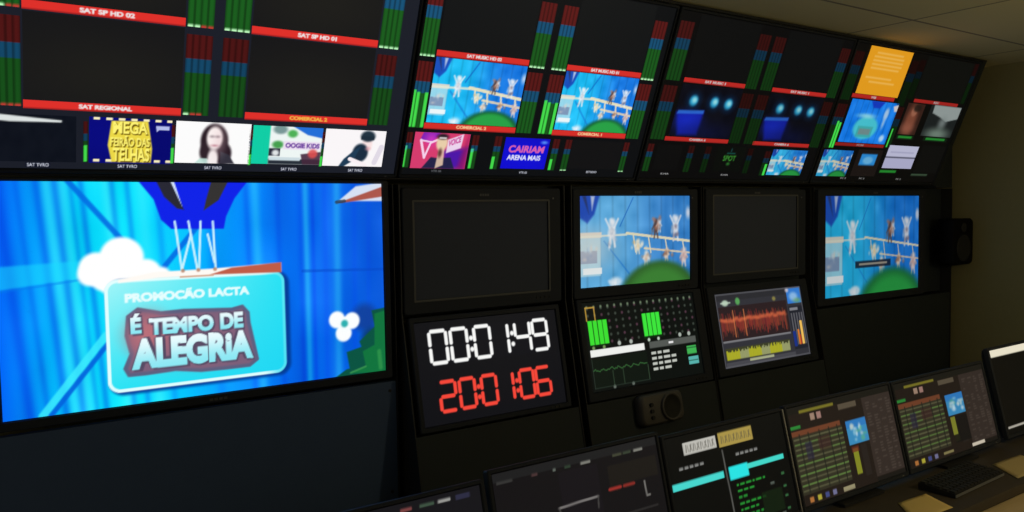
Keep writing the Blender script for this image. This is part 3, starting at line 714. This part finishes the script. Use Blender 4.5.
inner = (2.235, 2.920, -.412, -.028)
lv, off = monitor('level_monitor', 'dark screen with bright green level bars, white bar and graph, right of the clock', 'monitor', P_LOW, (2.205, 2.978, -.452, -.012), inner, depth=.05)
p = Pic(*inner, .003); p.fill((12, 16, 14))
for i, x in enumerate(np.arange(2.26, 2.90, .040)):
    for j, z in enumerate(np.arange(-.205, -.045, .030)):
        p.disc(x, z, .0065, (70, 80, 70) if (i + j) % 3 else (96, 60, 78), .8)
    p.disc(x, -.048, .006, (120, 140, 110), .8)
p.rectm(2.252, 2.368, -.222, -.104, (12, 40, 14)); p.rectm(2.572, 2.690, -.216, -.098, (12, 40, 14))
for i in range(4):
    p.rectm(2.255 + i * .028, 2.279 + i * .028, -.212, -.108, (60, 224, 50)); p.rectm(2.577 + i * .028, 2.601 + i * .028, -.205, -.101, (60, 230, 60))
for i in range(2): p.disc(2.27 + i * .06, -.226, .008, (120, 150, 90)); p.disc(2.60 + i * .06, -.222, .008, (190, 210, 190))
for a, b in (((2.252, -.05), (2.252, -.106)), ((2.300, -.05), (2.300, -.106)), ((2.252, -.05), (2.300, -.05))): p.seg(a, b, .007, (190, 150, 60), .9)
for x in (2.42, 2.49, 2.80, 2.86): p.disc(x, -.218, .010, (190, 200, 190), .9)
p.rectm(2.248, 2.566, -.264, -.234, (238, 240, 236)); p.rectm(2.598, 2.900, -.262, -.232, (84, 88, 84)); p.rectm(2.72, 2.75, -.252, -.242, (230, 230, 230))
p.rectm(2.250, 2.574, -.400, -.272, (14, 22, 16))
pts = [(2.25 + .0065 * i, -.322 + .004 * math.sin(i * .9) + .004 * random.uniform(-1, 1)) for i in range(50)]
for a, b in zip(pts, pts[1:]): p.seg(a, b, .004, (60, 116, 60), .7)
for x in (2.36, 2.42, 2.572): p.seg((x, -.33), (x, -.395), .003, (80, 110, 80), .7)
for x in (2.36, 2.47): p.disc(x, -.402, .008, (120, 130, 120), .8)
for a, b in (((2.250, -.398), (2.574, -.398)), ((2.250, -.272), (2.250, -.398))): p.seg(a, b, .003, (50, 64, 54), .8)
for k in range(4):
    x = 2.602
    for w in (.03, .025, .04, .03)[:3 + (k in (1, 2))]:
        p.rectm(x, x + w, -.290 - k * .024, -.279 - k * .024, (214, 218, 208), .9); x += w + .010
p.rectm(2.832, 2.894, -.314, -.276, (70, 196, 90), .9); p.rectm(2.834, 2.900, -.362, -.326, (96, 196, 190), .9)
for k in range(3): p.seg((2.832, -.285 - .03 * k), (2.896, -.285 - .03 * k), .004, (20, 60, 40), .7)
picture('screen', p, lv, off, 0); button_row(lv, .27, .018, 4)

inner = (3.074, 3.748, -.414, -.050)
wv, off = monitor('waveform_monitor', 'tilted screen with a red waveform above a yellow band', 'monitor', P_LOW, (3.022, 3.806, -.450, -.012), inner, depth=.05)
p = Pic(*inner, .0034); p.fill((50, 50, 56)); p.rect(0, .80, .90, 1.02, (44, 44, 48)); p.rect(.02, .80, .36, .82, (44, 32, 34))
for i in range(170):
    u = .025 + .755 * i / 170; a = .07 + .13 * random.random() ** 1.6; c = .60 + .012 * math.sin(i * .21) + random.uniform(-.02, .02)
    p.seguv((u, c - a), (u, c + .03 + .11 * random.random() ** 2), .004, (150 + random.randint(-50, 40), 56 + random.randint(-20, 24), 46), .6)
for i in range(70): p.discuv(.03 + .75 * i / 70, .635 + random.uniform(-.02, .02), .016, .018, (214, 104, 66), .45, .008)
for u in (.17, .29): p.seguv((u, .40), (u, .76), .006, (226, 130, 74), .7)
p.rect(.02, .80, .335, .36, (120, 120, 124)); p.rect(.03, .77, .10, .26, (60, 62, 40))
for i in range(90):
    u = .04 + .73 * i / 90; c = (196, 196, 40) if i % 30 < 18 else (170, 176, 120); p.seguv((u, .11), (u, .19 + .05 * random.random()), .006, c, .8)
p.rect(.02, .82, .01, .07, (70, 70, 76)); p.rect(.28, .56, .05, .085, (190, 196, 150), .8)
p.discuv(.10, .87, .035, .04, (190, 214, 190), .9, .006); p.rect(.05, .16, .86, .88, (190, 210, 190), .8); p.discuv(.24, .88, .025, .05, (90, 170, 90), .9, .006); p.discuv(.66, .86, .02, .03, (150, 140, 70), .8, .006)
p.rect(.82, .995, .76, .985, (50, 120, 205)); p.discuv(.90, .86, .05, .06, (170, 205, 230), .7, .012); p.discuv(.94, .80, .04, .03, (120, 170, 80), .7, .012); p.discuv(.83, .96, .02, .03, (220, 200, 200), .8, .008)
p.rect(.82, .99, .10, .72, (34, 36, 44)); p.rect(.83, .93, .66, .70, (150, 150, 156), .8)
for k in range(5): p.rect(.835 + k * .032, .85 + k * .032, .16, .62, (92, 92, 98))
p.rect(.825, .86, .14, .36, (28, 50, 130)); p.rect(.885, .905, .16, .38, (216, 120, 40)); p.rect(.925, .955, .16, .50, (240, 190, 90)); p.rect(.905, .92, .16, .3, (180, 50, 40))
p.mix((np.maximum(np.maximum(1 - p.U / .012, (p.U - .988) / .012), np.maximum(1 - p.V / .02, (p.V - .98) / .02)) > 0) * .6, (96, 96, 102))
picture('screen', p, wv, off, 0); button_row(wv, .27, .018, 4)

# ---- racks that carry the middle and lower rows
def lowpt(b, d=0.0):                          # (y, z) on the tilted lower plane, d metres behind it
    return (-b * math.sin(TL) + d * math.cos(TL), -.37 + b * math.cos(TL) + d * math.sin(TL))
FLOOR = -EYE
def screws(root, pts, y):
    for (x, z) in pts:
        bm = bmesh.new(); add_cyl(bm, (x, y - .002, z), (x, y + .001, z), .006, 12); link('screw', bm, M_RAIL, root)

def rack_flat(label, x0, x1, zlow, mat=None):
    xc = (x0 + x1) / 2; r = empty('monitor_rack', (xc, .10, FLOOR), label, 'rack', 'monitor racks along the wall')
    w = (x1 - x0) / 2; B = lambda *a, **k: box(*a, **k)
    g = -.10; zf = -FLOOR
    link('back_panel', B(-w + .005, w - .005, .068 + g, .085 + g, zlow + zf, .110 + zf, bev=.002), M_PANEL, r)
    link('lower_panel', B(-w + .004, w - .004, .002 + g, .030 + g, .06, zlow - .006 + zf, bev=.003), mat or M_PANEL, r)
    for s in (-1, 1): link('side_panel', B(min(s * w, s * (w - .004)), max(s * w, s * (w - .004)), -.004 + g, .40 + g, .0, .110 + zf, bev=.001), M_RAIL, r)
    link('plinth', B(-w + .01, w - .01, .02 + g, .38 + g, 0, .055), M_RAIL, r)
    screws(r, [(sx * (w - .03), z) for sx in (-1, 1) for z in (zlow - .04 + zf, zlow - .42 + zf)], .002 + g)
    return r
def rack_console(label, x0, x1):
    xc = (x0 + x1) / 2; r = empty('monitor_rack', (xc, .10, FLOOR), label, 'rack', 'monitor racks along the wall')
    w = (x1 - x0) / 2
    def S(name, pts, lo, hi, mat): 
        bm = add_prism(bmesh.new(), [(y - .10, z - FLOOR) for y, z in pts], 'x', lo, hi); return link(name, bm, mat, r)
    S('back_panel', [(.068, -.392), (.085, -.392), (.085, .110), (.068, .110)], -w + .005, w - .005, M_PANEL)
    S('console_panel', [lowpt(-.455, .056), lowpt(-.455, .075), lowpt(-.03, .075), lowpt(-.03, .056)], -w + .005, w - .005, M_PANEL)
    S('lower_panel', [lowpt(-.70, .0), lowpt(-.70, .025), lowpt(-.458, .025), lowpt(-.458, .0)], -w + .005, w - .005, M_PANEL)
    y, z = lowpt(-.70, .0)
    S('base_panel', [(y + .02, z - .004), (y + .045, z - .004), (y + .045, FLOOR + .06), (y + .02, FLOOR + .06)], -w + .005, w - .005, M_PANEL)
    prof = [(.40, .110), (-.004, .110), (-.004, -.372), lowpt(-.70, -.004), (y - .003, FLOOR), (.40, FLOOR)]
    for s in (-1, 1): S('side_panel', prof, min(s * w, s * (w - .005)), max(s * w, s * (w - .005)), M_RAIL)
    return r
rack_flat('wide rack bay with a plain dark panel under the television', .02, 1.350, -.612, M_PANEL_TVGLOW)
rack_console('console bay holding the digital clock and the switched-off monitor over it', 1.372, 2.152)
rack_console('console bay with the small talkback speaker on its lower panel', 2.186, 2.994)
rack_console('console bay holding the red waveform screen', 3.006, 3.858)
rack_flat('rightmost rack bay with a plain dark panel below its studio monitor', 3.880, 5.350, -.556)

# ---- talkback speaker on the console's lower panel
ts = empty('talkback_speaker', on_plane(2.585, -.595, P_LOW), 'small dark talkback speaker with a round cone under the green level screen', 'speaker', rx=TL)
bm = bmesh.new()
loft(bm, [rloop(-.13, .13, .0, .135, .03, -.002), rloop(-.13, .13, .0, .135, .03, -.035), rloop(-.122, .122, .008, .127, .028, -.045), rloop(.115 - .235, .115, .012, .122, .026, -.047)], True, True)
link('housing', bm, M_GREYP, ts, True)
bm = bmesh.new()
loft(bm, [circ(.045, .068, .058, -.046), circ(.045, .068, .058, -.056), circ(.045, .068, .048, -.056), circ(.045, .068, .042, -.049), circ(.045, .068, .018, -.0475)], False, True)
link('cone', bm, M_CONE, ts, True)
bm = bmesh.new(); loft(bm, [circ(.045, .068, .060, -.047), circ(.045, .068, .062, -.058), circ(.045, .068, .054, -.060), circ(.045, .068, .052, -.056)]); link('cone_ring', bm, M_GREYP, ts, True)
for z in (.034, .062, .090):
    bm = bmesh.new(); add_cyl(bm, (-.075, -.047, z), (-.075, -.056, z), .009, 16); link('button', bm, M_RAIL, ts)

# ---- loudspeaker bracketed on the right-hand end
ls = empty('loudspeaker', (5.285, -.055, -.375), 'small black loudspeaker fixed at the right end of the racks by the bare wall', 'speaker')
bm = bmesh.new(); loft(bm, [rloop(-.125, .125, 0, .292, .03, .045), rloop(-.125, .125, 0, .292, .03, -.045), rloop(-.117, .117, .008, .284, .026, -.055)], True, True); link('cabinet', bm, M_CABINET, ls, True)
bm = bmesh.new(); loft(bm, [circ(0, .105, .085, -.0555), circ(0, .105, .085, -.060), circ(0, .105, .074, -.060), circ(0, .105, .03, -.0560)], False, True); link('woofer', bm, M_CONE, ls, True)
bm = bmesh.new(); loft(bm, [circ(0, .235, .030, -.0555), circ(0, .235, .030, -.059), circ(0, .235, .022, -.059), circ(0, .235, .01, -.0562)], False, True); link('tweeter', bm, M_CONE, ls, True)
bm = bmesh.new(); add_box(bm, -.03, .03, .0455, .050, .06, .23, bev=.001); link('mount_bracket', bm, M_RAIL, ls)

# ================================================================= THE DESK
LEDGE = -1.02
dk = empty('control_desk', (2.85, -1.2, FLOOR), 'long control desk with a dark rear ledge and brown wooden front below the screens', 'desk')
Zd = -FLOOR
link('ledge', box(-2.45, 2.53, -.165, 1.03, LEDGE - .035 + Zd, LEDGE + Zd, bev=.006), M_DESK, dk)
link('worktop', box(-2.45, 2.53, -.86, -.155, LEDGE - .075 + Zd, LEDGE - .040 + Zd, bev=.005), M_WOOD, dk)
for x in (-2.42, -.8, .8, 2.46): link('leg', box(x - .02, x + .02, -.80, 1.0, 0, LEDGE - .0755 + Zd, bev=.003), M_PANEL, dk)
link('cable_tray', box(-2.38, 2.42, .10, .14, LEDGE - .45 + Zd, LEDGE - .0765 + Zd, bev=.003), M_PANEL, dk)
link('riser', box(-2.40, 2.44, -.150, -.135, LEDGE - .0745 + Zd, LEDGE - .036 + Zd), M_DESK, dk)

def desk_monitor(label, outer, pic, trim=None, lift=0.0):
    a0, a1, b0, b1 = outer; inner = (a0 + .014, a1 - .014, b0 + .018, b1 - .012)
    r, off = monitor('desktop_monitor', label, 'monitor', P_DESK, outer, inner, depth=.045, group='desktop monitors along the control desk', r=.006, front=-.004)
    p = Pic(*inner, .0030); pic(p); picture('screen', p, r, off, 0)
    if trim:
        bm = add_box(bmesh.new(), outer[1] - off[0] - .006, outer[1] - off[0] - .001, -.0065, -.0035, .004, b1 - b0 - .004); link('edge_trim', bm, M_SILVER, r, label='silver edge trim')
    # stand: neck in the tilted frame, base flat on the ledge
    c, s = math.cos(TD), math.sin(TD)
    def to_local(y, z):                       # offset from the root in world y, z
        return (y * c + z * s, -y * s + z * c)
    y0, z0 = on_plane(0, b0, P_DESK)[1:]
    zt = LEDGE + .0015 - z0
    pts = [to_local(*q) for q in ((.075, zt + .012), (.105, zt + .012), (.105, .20), (.085, .21))]
    bm = add_prism(bmesh.new(), pts, 'x', -.035, .035); link('neck', bm, M_BLACK, r)
    pts = [to_local(*q) for q in ((-.02, zt), (.17, zt), (.17, zt + .010), (-.02, zt + .010))]
    bm = add_prism(bmesh.new(), pts, 'x', -.12, .12); link('base', bm, M_BLACK, r)
    link('power_button', box((a1 - a0) / 2 - .05, (a1 - a0) / 2 - .038, -.0055, -.003, .006, .010), M_LED, r)
    return r

def d_far_left(p):
    p.fill((22, 21, 25)); X1 = p.x1
    p.rectm(X1 - .12, X1 - .085, p.z1 - .020, p.z1 - .012, (150, 150, 146)); p.rectm(X1 - .17, X1 - .13, p.z1 - .020, p.z1 - .012, (60, 80, 64)); p.rectm(X1 - .22, X1 - .19, p.z1 - .020, p.z1 - .012, (120, 64, 64)); p.rectm(X1 - .07, X1 - .03, p.z1 - .022, p.z1 - .010, (44, 44, 66))
    for i in range(6): p.rectm(p.x0 + .03, X1 - .03, p.z0 + .04 + i * .04, p.z0 + .043 + i * .04, (34, 33, 38))
def d_editor(p):
    p.fill((20, 18, 20)); zt = p.z1
    p.rectm(p.x0, p.x1, zt - .022, zt, (30, 30, 31))
    for x0, x1, c in ((1.11, 1.16, (60, 60, 58)), (1.22, 1.24, (84, 58, 58)), (1.29, 1.30, (110, 120, 110)), (1.33, 1.35, (50, 70, 52)), (1.385, 1.42, (150, 150, 140)), (1.50, 1.535, (74, 78, 58)), (1.54, 1.57, (62, 74, 56)), (1.58, 1.615, (150, 150, 140))):
        p.rectm(x0, x1, zt - .028, zt - .021, c, .8)
    p.rectm(1.305, 1.44, p.z0, zt - .034, (23, 20, 24)); p.rectm(1.475, 1.66, .245, .30, (28, 25, 22))
    p.seg((1.292, .226), (1.428, .230), .006, (128, 124, 122), .9); p.seg((1.428, .230), (1.424, .20), .005, (70, 68, 66), .9); p.seg((1.292, .226), (1.30, .20), .005, (70, 68, 66), .9)
    p.seg((1.472, .238), (1.512, .238), .009, (150, 46, 40)); p.seg((1.525, .238), (1.562, .238), .009, (130, 42, 36))
    p.seg((1.602, .236), (1.604, .196), .006, (110, 108, 104)); p.seg((1.604, .196), (1.616, .196), .005, (110, 108, 104))
    for z in (.16, .12, .08): p.rectm(1.12, 1.26, z, z + .006, (44, 42, 44)); p.rectm(1.48, 1.64, z, z + .006, (40, 38, 38))
def d_script(p):
    p.fill((9, 10, 9))
    p.rectm(1.775, 1.918, .276, .312, (190, 188, 180)); p.rectm(1.930, 2.088, .272, .316, (168, 146, 72))
    for x0, x1 in ((1.783, 1.912), (1.938, 2.082)):
        n = 8
        for i in range(n):
            x = x0 + (x1 - x0) * (i + .5) / n; s_ = 1 if i % 2 else -1
            p.seg((x - .005, .283), (x + .003 * s_, .303), .0035, (70, 68, 62), .7); p.seg((x + .005, .284), (x - .003 * s_, .302), .003, (84, 80, 70), .6)
    for x0 in (1.745, 1.995):
        for i in range(5): p.rectm(x0 + i * .022, x0 + i * .022 + .016, .236, .244, (150, 150, 146), .85)
    p.rectm(1.706, 1.928, .182, .202, (70, 214, 205)); p.rectm(1.952, 2.040, .168, .208, (40, 226, 226)); p.rectm(2.036, 2.218, .188, .204, (66, 214, 200))
    p.seg((1.938, .262), (1.944, .02), .006, (84, 84, 80))
    for k in range(8):
        z = .150 - k * .019; x = 1.975
        nn = (6, 3, 2, 5, 4, 4, 3, 2)[k]
        for i in range(nn):
            w = random.uniform(.008, .030); p.rectm(x, x + w, z - .004, z + .003, (38, 150, 52), .9); x += w + .007
    for z in (.14, .10, .07, .03): p.rectm(2.19, 2.205, z, z + .008, (60, 120, 70), .8)
    for x, z in ((2.13, .12), (2.16, .02), (2.10, .03)): p.rectm(x, x + .02, z, z + .008, (110, 120, 110), .7)
    p.rectm(2.08, 2.18, .035, .105, (18, 34, 16), .8)
def d_table(p, k=1.0):
    a0, w = p.x0, p.x1 - p.x0; ph = p.z1 - p.z0
    R = lambda u0, u1, v0, v1, c, a=.9: p.rect(u0, u1, v0, v1, np.array(c) * k, a)
    p.fill(np.array((34, 27, 22)) * k); R(0, 1, .93, 1.02, (26, 25, 20)); R(.10, .42, .925, .955, (130, 122, 40)); R(.46, .64, .86, .92, (92, 82, 66))
    R(0, .09, .775, .81, (44, 140, 56)); R(.19, .23, .83, .90, (170, 140, 120)); R(.25, .29, .83, .90, (170, 130, 120)); R(.0, .45, .70, .755, (118, 66, 42))
    R(.0, .46, .11, .70, (52, 50, 36))
    for i in range(11):
        v = .14 + i * .052; R(.01, .46, v, v + .017, (92, 122, 62) if i % 2 else (88, 88, 62))
    for u in (.06, .14, .24, .33, .41): R(u, u + .010, .12, .72, (30, 32, 26), .8)
    R(.10, .16, .44, .62, (40, 36, 60), .6); R(.22, .33, .50, .64, (60, 34, 34), .6)
    for i, c in enumerate(((190, 120, 60), (190, 180, 60), (70, 80, 140), (120, 120, 160))): R(.05 + i * .07, .085 + i * .07, .02, .075, c)
    R(.36, .47, .03, .06, (140, 130, 84)); 
    R(.50, .70, .46, .72, (60, 150, 205)); R(.50, .70, .64, .72, (40, 110, 190), .6)
    for i in range(16): p.discuv(random.uniform(.52, .68), random.uniform(.50, .66), random.uniform(.008, .022), random.uniform(.012, .03), np.array(random.choice(((205, 222, 230), (190, 205, 200), (150, 200, 215), (90, 170, 130)))) * k, .7, .006)
    R(.52, .57, .14, .42, (140, 146, 40)); R(.51, .58, .38, .44, (110, 44, 34), .7); R(.60, .66, .10, .44, (40, 34, 30))
    R(.70, 1.0, .05, .93, (54, 45, 40))
    for i in range(4):
        for j in range(26):
            if random.random() < .7: R(.73 + i * .07, .73 + i * .07 + random.uniform(.02, .05), .08 + j * .031, .095 + j * .031, (82, 72, 64), .6)
    R(.70, 1.0, -.02, .04, (26, 24, 20))
def d_table_a(p): d_table(p, .98); p.rect(.36, .47, .015, .06, (150, 142, 110), .9)
def d_table_b(p): d_table(p, .95); p.rect(.69, .84, .015, .055, (206, 196, 176), .95); p.rect(.52, .70, .12, .44, (22, 20, 18), .9); p.rect(.51, .56, .22, .44, (128, 132, 44), .9)
def d_blank(p):
    p.fill((14, 13, 10)); p.rect(-.1, 1.1, .915, 1.1, (232, 224, 200)); p.rect(.02, .9, .06, .085, (190, 184, 170), .9)
desk_monitor('leftmost desk monitor, mostly below the picture, with a dark screen', (.455, 1.074, 0, .345), d_far_left)
desk_monitor('dark desk monitor with a short red line, second from the left below the clock', (1.086, 1.684, 0, .362), d_editor)
desk_monitor('black desk monitor with turquoise bars and white and gold headings', (1.690, 2.254, 0, .346), d_script, trim=True)
desk_monitor('desk monitor with a green table and a blue inset, just right of the turquoise-barred one', (2.264, 2.896, 0, .350), d_table_a)
desk_monitor('desk monitor with a green table and blue inset, left of the white-topped black one', (2.905, 3.606, 0, .346), d_table_b)
desk_monitor('rightmost desk monitor, black with a white bar along its top', (3.672, 4.300, 0, .390), d_blank)

# papers on the ledge
def sheet(label, pts, mat, z):
    cx = sum(q[0] for q in pts) / 4; cy = sum(q[1] for q in pts) / 4
    bm = bmesh.new(); n = 8; grid = []
    A, B, C_, Dq = [Vector((q[0] - cx, q[1] - cy, 0)) for q in pts]
    for j in range(n + 1):
        row = []
        for i in range(n + 1):
            u, v = i / n, j / n; q = (A * (1 - u) + B * u) * (1 - v) + (Dq * (1 - u) + C_ * u) * v
            row.append((q.x, q.y, .002 + .003 * (u * v) ** 2 + .0015 * math.sin(u * 4)))
        grid.append(row)
    top = [[bm.verts.new(q) for q in r] for r in grid]; bot = [[bm.verts.new((q[0], q[1], q[2] - .0012)) for q in r] for r in grid]
    for j in range(n):
        for i in range(n):
            bm.faces.new((top[j][i], top[j][i + 1], top[j + 1][i + 1], top[j + 1][i])); bm.faces.new((bot[j][i], bot[j + 1][i], bot[j + 1][i + 1], bot[j][i + 1]))
    for k in range(n):
        bm.faces.new((top[0][k], bot[0][k], bot[0][k + 1], top[0][k + 1])); bm.faces.new((top[n][k], top[n][k + 1], bot[n][k + 1], bot[n][k]))
        bm.faces.new((top[k][0], top[k + 1][0], bot[k + 1][0], bot[k][0])); bm.faces.new((top[k][n], bot[k][n], bot[k + 1][n], top[k + 1][n]))
    o = link('paper_sheet', bm, mat, smooth=True); o.location = (cx, cy, z)
    o['label'] = label; o['category'] = 'paper'; return o
sheet('bright yellow paper lying on the ledge before the left green-table monitor', [(2.52, -1.335), (2.75, -1.335), (2.80, -1.215), (2.64, -1.205)], M_PAPER, LEDGE + .001)
sheet('pale yellow paper lying on the ledge in front of the rightmost monitor', [(3.23, -1.330), (3.50, -1.335), (3.54, -1.205), (3.33, -1.195)], M_PAPER2, LEDGE + .001)

# keyboard between the papers
kb = empty('keyboard', (3.03, -1.225, LEDGE + .001), 'dark keyboard lying between the two yellow papers', 'keyboard', rz=math.radians(2))
bm = bmesh.new(); add_prism(bm, [(-.065, 0), (.065, 0), (.065, .024), (-.065, .014)], 'x', -.19, .19); link('case', bm, M_BLACK, kb)
key0 = None
for j in range(5):
    for i in range(15):
        x = -.177 + i * .0253; y = -.051 + j * .0255
        if key0 is None:
            bm = bmesh.new(); add_prism(bm, [(-.0105, -.0105), (.0105, -.0105), (.0105, .0105), (-.0105, .0105)], 'z', 0, .006)
            for v in bm.verts:
                if v.co.z > .001: v.co.x *= .82; v.co.y *= .82
            key0 = link('key', bm, M_RAIL, kb); k_ = key0
        else:
            k_ = key0.copy(); COL.objects.link(k_); k_.parent = kb
        k_.location = (x, y, .0142 + (y + .065) / .13 * .010)
lip = box(-.19, .19, -.0675, -.0655, .002, .011); link('front_lip', lip, M_SILVER, kb, label='pale front lip')

# ================================================================= THE ROOM
CEIL = .868
structure('floor', box(-1.8, 5.55, -4.6, .65, FLOOR - .05, FLOOR), M_FLOOR)
structure('ceiling', box(-1.8, 5.55, -4.6, .65, CEIL, CEIL + .06), M_CEIL)
structure('wall_back', box(-1.8, 5.55, .55, .65, FLOOR, CEIL), M_WALL)
structure('wall_right', box(5.42, 5.52, -4.6, .549, FLOOR, CEIL), M_WALL)
structure('baseboard_right', box(5.405, 5.4195, -4.6, -.05, FLOOR, FLOOR + .09, bev=.003), M_RAIL)

# warm fill lamp added out of view on the right to brighten ceiling and desk
lp = empty('added_fill_lamp', (3.4, -2.6, CEIL), 'added warm fill lamp under the ceiling, out of view to the right', 'lamp')
bm = bmesh.new(); loft(bm, [[(.07 * math.cos(t), .07 * math.sin(t), z) for t in [2 * math.pi * k / 32 for k in range(32)]] for z in (-.001, -.02)], True, True); link('fill_lamp_rose', bm, M_WHITE, lp)
bm = bmesh.new(); add_cyl(bm, (0, 0, -.02), (0, 0, -.60), .006, 10); link('fill_lamp_stem', bm, M_WHITE, lp)
LD = bpy.data.lights.new('fill_glow', 'POINT'); LD.shadow_soft_size = .10; LD.energy = 18; LD.color = (1.0, .86, .55)
lo = bpy.data.objects.new('fill_glow', LD); COL.objects.link(lo); lo.parent = lp; lo.location = (0, 0, -.72)

w = bpy.data.worlds.new('room_air'); scene.world = w; w.use_nodes = True
bg = w.node_tree.nodes['Background']; bg.inputs['Color'].default_value = (1.0, .93, .76, 1); bg.inputs['Strength'].default_value = 0.11

# ================================================================= lift to the floor, camera, view
for o in list(COL.objects):
    if o.parent is None: o.location.z += EYE

cam = bpy.data.cameras.new('camera'); co = bpy.data.objects.new('camera', cam); COL.objects.link(co)
F, PITCH, ROLL, YAW = 813.174, 0.053474, -0.015861, 0.606097
cy, sy = math.cos(YAW), math.sin(YAW)
fwd = Vector((sy * math.cos(PITCH), cy * math.cos(PITCH), -math.sin(PITCH))); right = Vector((cy, -sy, 0)); up = right.cross(fwd)
r2 = right * math.cos(ROLL) + up * math.sin(ROLL); u2 = -right * math.sin(ROLL) + up * math.cos(ROLL)
mw = Matrix((r2, u2, -fwd)).transposed().to_4x4(); mw.translation = (0, -D_CAM, EYE)
co.matrix_world = mw
cam.sensor_width = 36; cam.lens = F / 1024 * 36; cam.clip_start = .05; cam.clip_end = 60
scene.camera = co
vs = scene.view_settings; vs.view_transform = 'Standard'; vs.look = 'None'; vs.gamma = 1; vs.use_curve_mapping = False; vs.exposure = 0.0
